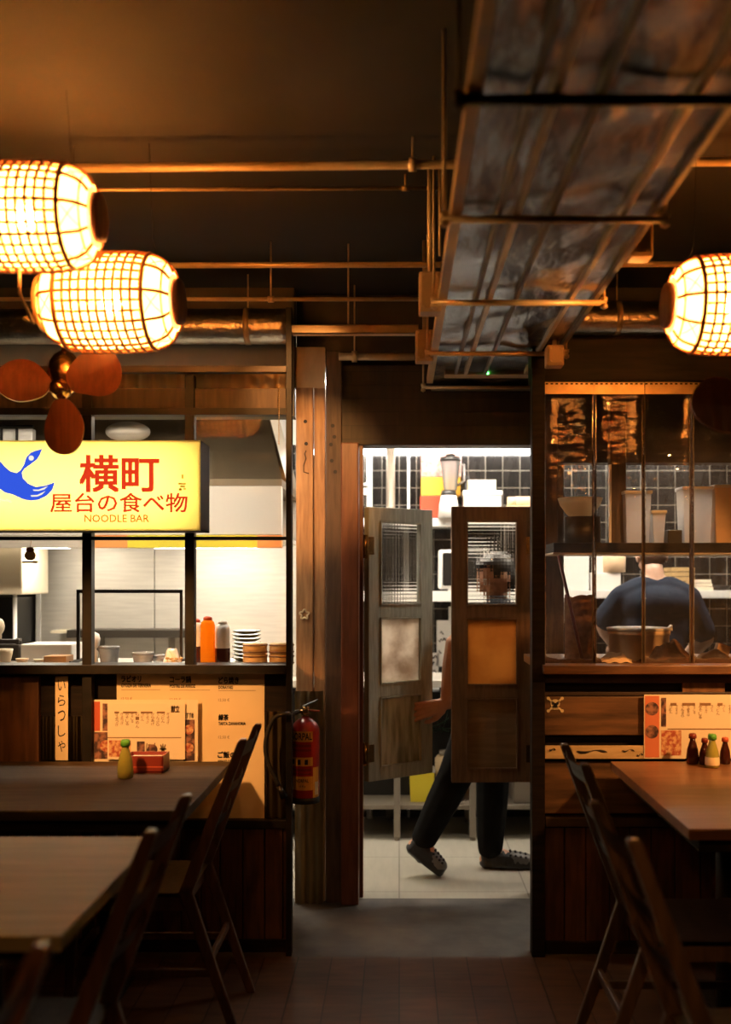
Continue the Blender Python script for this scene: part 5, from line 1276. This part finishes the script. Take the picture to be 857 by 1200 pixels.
# ---- person striding past behind the doors
pw = thing('person', 'person in black clothes and clogs striding behind the saloon doors, hand on the grey leaf', 'person', (.42, 5.1, 0))
hipR, hipL = V((.425, 5.03, .86)), V((.455, 5.19, .86))
kneR, ankR = V((.275, 5.02, .50)), V((.118, 5.06, .175))        # trailing leg, camera side
kneL, ankL = V((.475, 5.19, .475)), V((.462, 5.20, .085))
shR, shL = V((.465, 4.985, 1.305)), V((.50, 5.29, 1.315))
elR, wrR = V((.262, 4.965, 1.155)), V((.222, 4.925, .862))
elL, wrL = V((.63, 5.33, 1.10)), V((.83, 5.28, 1.03))
chest = V((.485, 5.14, 1.22)); neck = V((.475, 5.135, 1.36)); hc = V((.478, 5.12, 1.475))
b = MB()
b.ball((.445, 5.11, .90), (.125, .165, .12), 3); b.ball((.455, 5.12, 1.04), (.105, .15, .14), 3); b.ball(chest, (.115, .175, .15), 3)
b.chain([(shR, .062), (V((.48, 5.14, 1.31)), .075), (shL, .062)]); b.chain([(V((.482, 5.135, 1.30)), .06), (neck, .052), (hc, .05)])
b.chain([(shR, .058), (shR.lerp(elR, .5), .047), (elR, .039), (elR.lerp(wrR, .35), .041), (wrR, .027)])
b.chain([(shL, .058), (shL.lerp(elL, .5), .047), (elL, .039), (elL.lerp(wrL, .35), .041), (wrL, .027)])
for h_, k_, a_ in ((hipR, kneR, ankR), (hipL, kneL, ankL)):
    b.chain([(h_, .09), (h_.lerp(k_, .5), .075), (k_, .056), (k_.lerp(a_, .35), .056), (a_, .037)])
# feet
tR, heR = V((.205, 5.045, .048)), V((.075, 5.06, .150))
b.chain([(ankR, .036), (heR, .034)]); b.chain([(ankR, .036), (V((.155, 5.05, .10)), .036), (tR, .03)])
tL, heL = V((.655, 5.19, .038)), V((.44, 5.20, .045))
b.chain([(ankL, .036), (heL, .034)]); b.chain([(ankL, .036), (V((.56, 5.195, .048)), .036), (tL, .03)])
hand(b, wrR, (-.93, -.20, -.20), (.30, .95, .0), 1, (.2, .3, .25), 1.12, 1.5)
hand(b, wrL, (.95, -.1, -.2), (0, 0, -1), -1)
fdir = V((-.86, -.30, -.38)); fup = V((-.35, -.1, .93))
hd_ = head(b, hc, fdir, fup)
b.fuse(.0048, 2); b.build('body', M['skin'], pw)
face_bits(pw, *hd_)
s = MB()
s.ball((.455, 5.12, 1.04), (.12, .165, .16), 3); s.ball(chest, (.128, .188, .16), 3); s.ball((.447, 5.11, .93), (.133, .175, .11), 3)
s.chain([(shR, .074), (V((.48, 5.14, 1.305)), .084), (shL, .074)])
s.chain([(shR, .073), (shR.lerp(elR, .62), .066)]); s.chain([(shL, .073), (shL.lerp(elL, .62), .066)])
s.fuse(.008, 5); s.build('shirt', M['shirt_black'], pw)
s = MB()
s.ball((.445, 5.11, .89), (.134, .174, .115), 3)
for h_, k_, a_ in ((hipR, kneR, ankR), (hipL, kneL, ankL)):
    m_ = k_.lerp(a_, .95)
    s.chain([(h_, .112), (h_.lerp(k_, .5), .104), (k_, .088), (k_.lerp(a_, .4), .082), (m_, .066)])
s.fuse(.008, 5); s.build('trousers', M['trousers'], pw)
def clog(mb, heel, toe, ank, up):
    d = (toe-heel).normalized(); up = (V(up)-d*V(up).dot(d)).normalized()
    L = (toe-heel).length; sd = d.cross(up)
    for k in range(9):
        f = k/8; w = .044+.010*math.sin(PI*f)+.004*f
        p = heel + d*(L*f)
        rot = Matrix((d, sd, up)).transposed().to_euler()
        mb.ball(p - up*.022, (.034, w, .020), 2, rot=rot)
        hgt = (.048 if f > .45 else .058)*(1-.35*max(0, f-.6)/.4)
        mb.ball(p + up*(.0 if f > .3 else .004), (.03, w*.93, hgt), 2, rot=rot)
for hl_, to_, an_, up_ in ((heR, tR, ankR, (.75, 0, .66)), (heL, tL, ankL, (0, 0, 1))):
    c_ = MB(); clog(c_, hl_, to_, an_, up_); c_.fuse(.0065, 3)
    lowest = min(v.co.z for v in c_.bm.verts)
    cl_ = c_.build('clog', M['clog'], pw)
    d = (to_-hl_).normalized(); u_ = (V(up_)-d*V(up_).dot(d)).normalized(); sd = d.cross(u_); L = (to_-hl_).length
    t_ = MB(); rot = Matrix((d, sd, u_)).transposed().to_euler()
    for f in (.66, .78, .90): t_.ball(hl_ + d*L*f + u_*.006, (.048, .050, .047*(1-.35*max(0, f-.6)/.4)), 2, rot=rot)
    t_.fuse(.006, 3); tp = t_.build('vamp', M['clog_grey'], cl_, label='grey perforated clog top')
    o_ = MB()
    for f in (.56, .68, .80, .92):
        for q in (-.9, -.35, .2):
            hh = .047*(1-.35*max(0, f-.6)/.4)
            nrm = (u_*math.cos(q) + sd*math.sin(q) * (1 if sd.y < 0 else -1)); o_.ball(hl_ + d*L*f + u_*.006 + V((0, 0, 0)) + u_*math.cos(q)*hh*.97 + V((0, -1, 0))*abs(math.sin(q))*.049*(1 if q < .3 else 1), (.0065), 2)
    o_.build('vent_hole', M['ink'], cl_)
# ---- cook at the hatch, seen from behind
pc = thing('person', 'cook in a navy T-shirt seen from behind, bending over the kitchen worktop', 'person', (1.37, 5.5, 0))
b = MB(); cxx = 1.375
b.ball((cxx, 5.47, .95), (.155, .12, .12), 3); b.ball((cxx, 5.47, 1.12), (.135, .105, .15), 3); b.ball((cxx, 5.50, 1.28), (.15, .11, .15), 3)
sL, sR = V((cxx-.178, 5.50, 1.365)), V((cxx+.178, 5.50, 1.365))
b.chain([(sL, .058), (V((cxx-.08, 5.50, 1.42)), .062), (V((cxx+.08, 5.50, 1.42)), .062), (sR, .058)]); nk = V((cxx, 5.52, 1.50)); hcc = V((cxx+.005, 5.60, 1.592))
b.chain([(V((cxx, 5.50, 1.42)), .062), (nk, .052), (hcc, .05)])
eL, wL = V((1.105, 5.56, 1.225)), V((1.21, 5.80, 1.10)); eR, wR = V((1.655, 5.52, 1.145)), V((1.60, 5.76, 1.02))
for a_, e_, w_ in ((sL, eL, wL), (sR, eR, wR)):
    b.chain([(a_, .06), (a_.lerp(e_, .5), .052), (e_, .043), (e_.lerp(w_, .35), .045), (w_, .029)])
hL, hR = V((cxx-.095, 5.47, .90)), V((cxx+.095, 5.47, .90))
for h_ in (hL, hR):
    k_ = V((h_.x, 5.46, .48)); a_ = V((h_.x, 5.50, .085))
    b.chain([(h_, .092), (h_.lerp(k_, .5), .078), (k_, .058), (k_.lerp(a_, .35), .058), (a_, .038)]); b.chain([(a_, .036), (V((h_.x, 5.46, .045)), .036)]); b.chain([(a_, .036), (V((h_.x, 5.62, .045)), .036), (V((h_.x, 5.69, .036)), .03)])
hand(b, wL, (.5, .75, -.4), (.3, .1, -.95), 1, (.4, .6, .5)); hand(b, wR, (-.3, .8, -.5), (-.3, .1, -.95), -1, (.4, .6, .5))
hd2 = head(b, hcc, (0.05, .86, -.5), (0, .5, .86))
b.fuse(.0065, 3); b.build('body', M['skin_pale'], pc)
face_bits(pc, *hd2, hairmat='hair_brown')
s = MB(); s.ball((cxx, 5.47, .99), (.172, .135, .13), 3); s.ball((cxx, 5.47, 1.12), (.152, .122, .16), 3); s.ball((cxx, 5.50, 1.27), (.168, .128, .16), 3)
s.chain([(sL, .070), (V((cxx-.08, 5.50, 1.405)), .078), (V((cxx+.08, 5.50, 1.405)), .078), (sR, .070)])
s.ball((cxx, 5.48, 1.33), (.205, .125, .115), 3); s.ball((cxx, 5.49, 1.20), (.185, .125, .17), 3)
for a_, e_ in ((sL, eL), (sR, eR)): s.chain([(a_, .070), (a_.lerp(e_, .80), .070)])
s.fuse(.009, 5); s.build('shirt', M['shirt_navy'], pc)
s = MB(); s.ball((cxx, 5.47, .92), (.175, .132, .12), 3)
for h_ in (hL, hR):
    k_ = V((h_.x, 5.46, .48)); s.chain([(h_, .105), (k_, .075), (V((h_.x, 5.49, .13)), .066)])
s.fuse(.009, 5); s.build('trousers', M['trousers'], pc)
for h_ in (hL, hR):
    c_ = MB(); clog(c_, V((h_.x, 5.45, .045)), V((h_.x, 5.68, .04)), None, (0, 0, 1)); c_.fuse(.007, 3); c_.build('clog', M['clog'], pc)

# ================================================================== light
def fixture(label, x0, x1, y, z, s, col=(1, .89, .75), stem=False):
    t = thing('ceiling_tube_light', label, 'light', ((x0+x1)/2, y, z))
    if stem: MB().box(x0-.01, x1+.01, y-.072, y-.066, z-.03, z+.06).build('reflector', M['white_paint'], t)  # plate added to keep this light off the dining ceiling
    MB().box(x0, x1, y-.06, y+.06, z, z+.06, b=.006).build('housing', M['white_paint'], t)
    if stem:
        for xx in (x0+.2, x1-.2): MB().bar((xx, y, z+.052), (xx, 4.62, z+.052), .02, .012).build('arm', M['white_paint'], t)
    MB().box(x0+.02, x1-.02, y-.05, y+.05, z-.02, z, b=.006).build('diffuser', glow('diffuser_%g' % s, col, s), t)
    return t
fixture('added unseen tube light over the serving counter behind the header board', -2.1, -.65, 4.34, 2.215, KIT*.42, col=(1, .84, .64), stem=True)  # hidden fixture added to brighten counter, hood band and corrugated strip
fixture('long tube light mounted high over the doorway end of the kitchen', -.55, .65, 5.62, 2.56, KIT)
fixture('long tube light on the kitchen ceiling above the cook', .95, 2.15, 5.35, 2.56, KIT)
wl = thing('wall_tube', 'long bright tube fitting along the top of the black tiles', 'light', (.3, 6.3, 2.25))
MB().box(-.6, 1.9, 6.29, 6.35, 2.262, 2.30, b=.004).build('housing', M['white_paint'], wl)
MB().box(-.58, 1.88, 6.285, 6.33, 2.235, 2.262, b=.004).build('diffuser', glow('wall_tube_glow', (1, .95, .87), 7), wl)
def lamp(name, loc, power, col, r=.06):
    l = bpy.data.lights.new(name, 'POINT'); l.energy = power; l.color = col; l.shadow_soft_size = r
    o = bpy.data.objects.new(name, l); link(o); o.location = loc; return o
WARM = (1, .44, .125)
def spot(loc, to, power, ang=70, blend=.7, r=.05):  # unseen spots, mostly added to brighten posters, planks, hatch and chairs
    l = bpy.data.lights.new('unseen_spot', 'SPOT'); l.energy = power; l.color = WARM; l.shadow_soft_size = r; l.spot_size = math.radians(ang); l.spot_blend = blend
    o = bpy.data.objects.new('unseen_spot', l); link(o); o.location = loc
    o.rotation_euler = (V(to)-V(loc)).to_track_quat('-Z', 'Y').to_euler()
spot((-1.35, 2.6, 1.95), (-.95, 4.04, .96), 60, 36)
spot((1.85, 3.0, 1.85), (1.28, 4.05, .92), 46, 58)
spot((1.5, 2.3, 2.66), (1.08, 4.4, 1.36), 80, 26)
spot((-.2, .3, 2.4), (.50, 2.05, .84), 22, 13)
spot((.35, .2, 2.5), (-.5, 2.2, .9), 8, 22)
spot((.3, -.5, 2.4), (-.5, 1.35, .88), 14, 13)
spot((-.2, 2.6, 2.65), (-.42, 4.6, 1.95), 80, 22)
spot((-.8, -.6, 2.7), (-.9, 2.0, .7), 9)
spot((.9, -.6, 2.7), (.9, 2.0, .7), 9)

w = bpy.data.worlds.new('World'); SC.world = w; w.use_nodes = True
w.node_tree.nodes['Background'].inputs[0].default_value = (.02, .014, .010, 1); w.node_tree.nodes['Background'].inputs[1].default_value = .5

# ================================================================== camera and view
cam = bpy.data.cameras.new('camera'); co = bpy.data.objects.new('camera', cam); link(co)
co.location = (0, 0, CZ); co.rotation_euler = (PI/2, 0, 0)
cam.sensor_fit = 'AUTO'; cam.sensor_width = 36; cam.lens = 36
cam.shift_x = (428.5-468)/1200; cam.shift_y = (680-600)/1200
cam.clip_start = .05; cam.clip_end = 60
cam.dof.use_dof = True; cam.dof.focus_distance = 4.2; cam.dof.aperture_fstop = 1.6
SC.camera = co
SC.view_settings.view_transform = 'Standard'; SC.view_settings.look = 'None'; SC.view_settings.gamma = 1
SC.view_settings.use_curve_mapping = False; SC.view_settings.exposure = EXPO
cy = SC.cycles
cy.use_denoising = True; cy.max_bounces = 10; cy.diffuse_bounces = 4; cy.glossy_bounces = 4; cy.transmission_bounces = 6; cy.transparent_max_bounces = 24
cy.sample_clamp_indirect = 6; cy.caustics_reflective = False; cy.caustics_refractive = False; cy.blur_glossy = .3
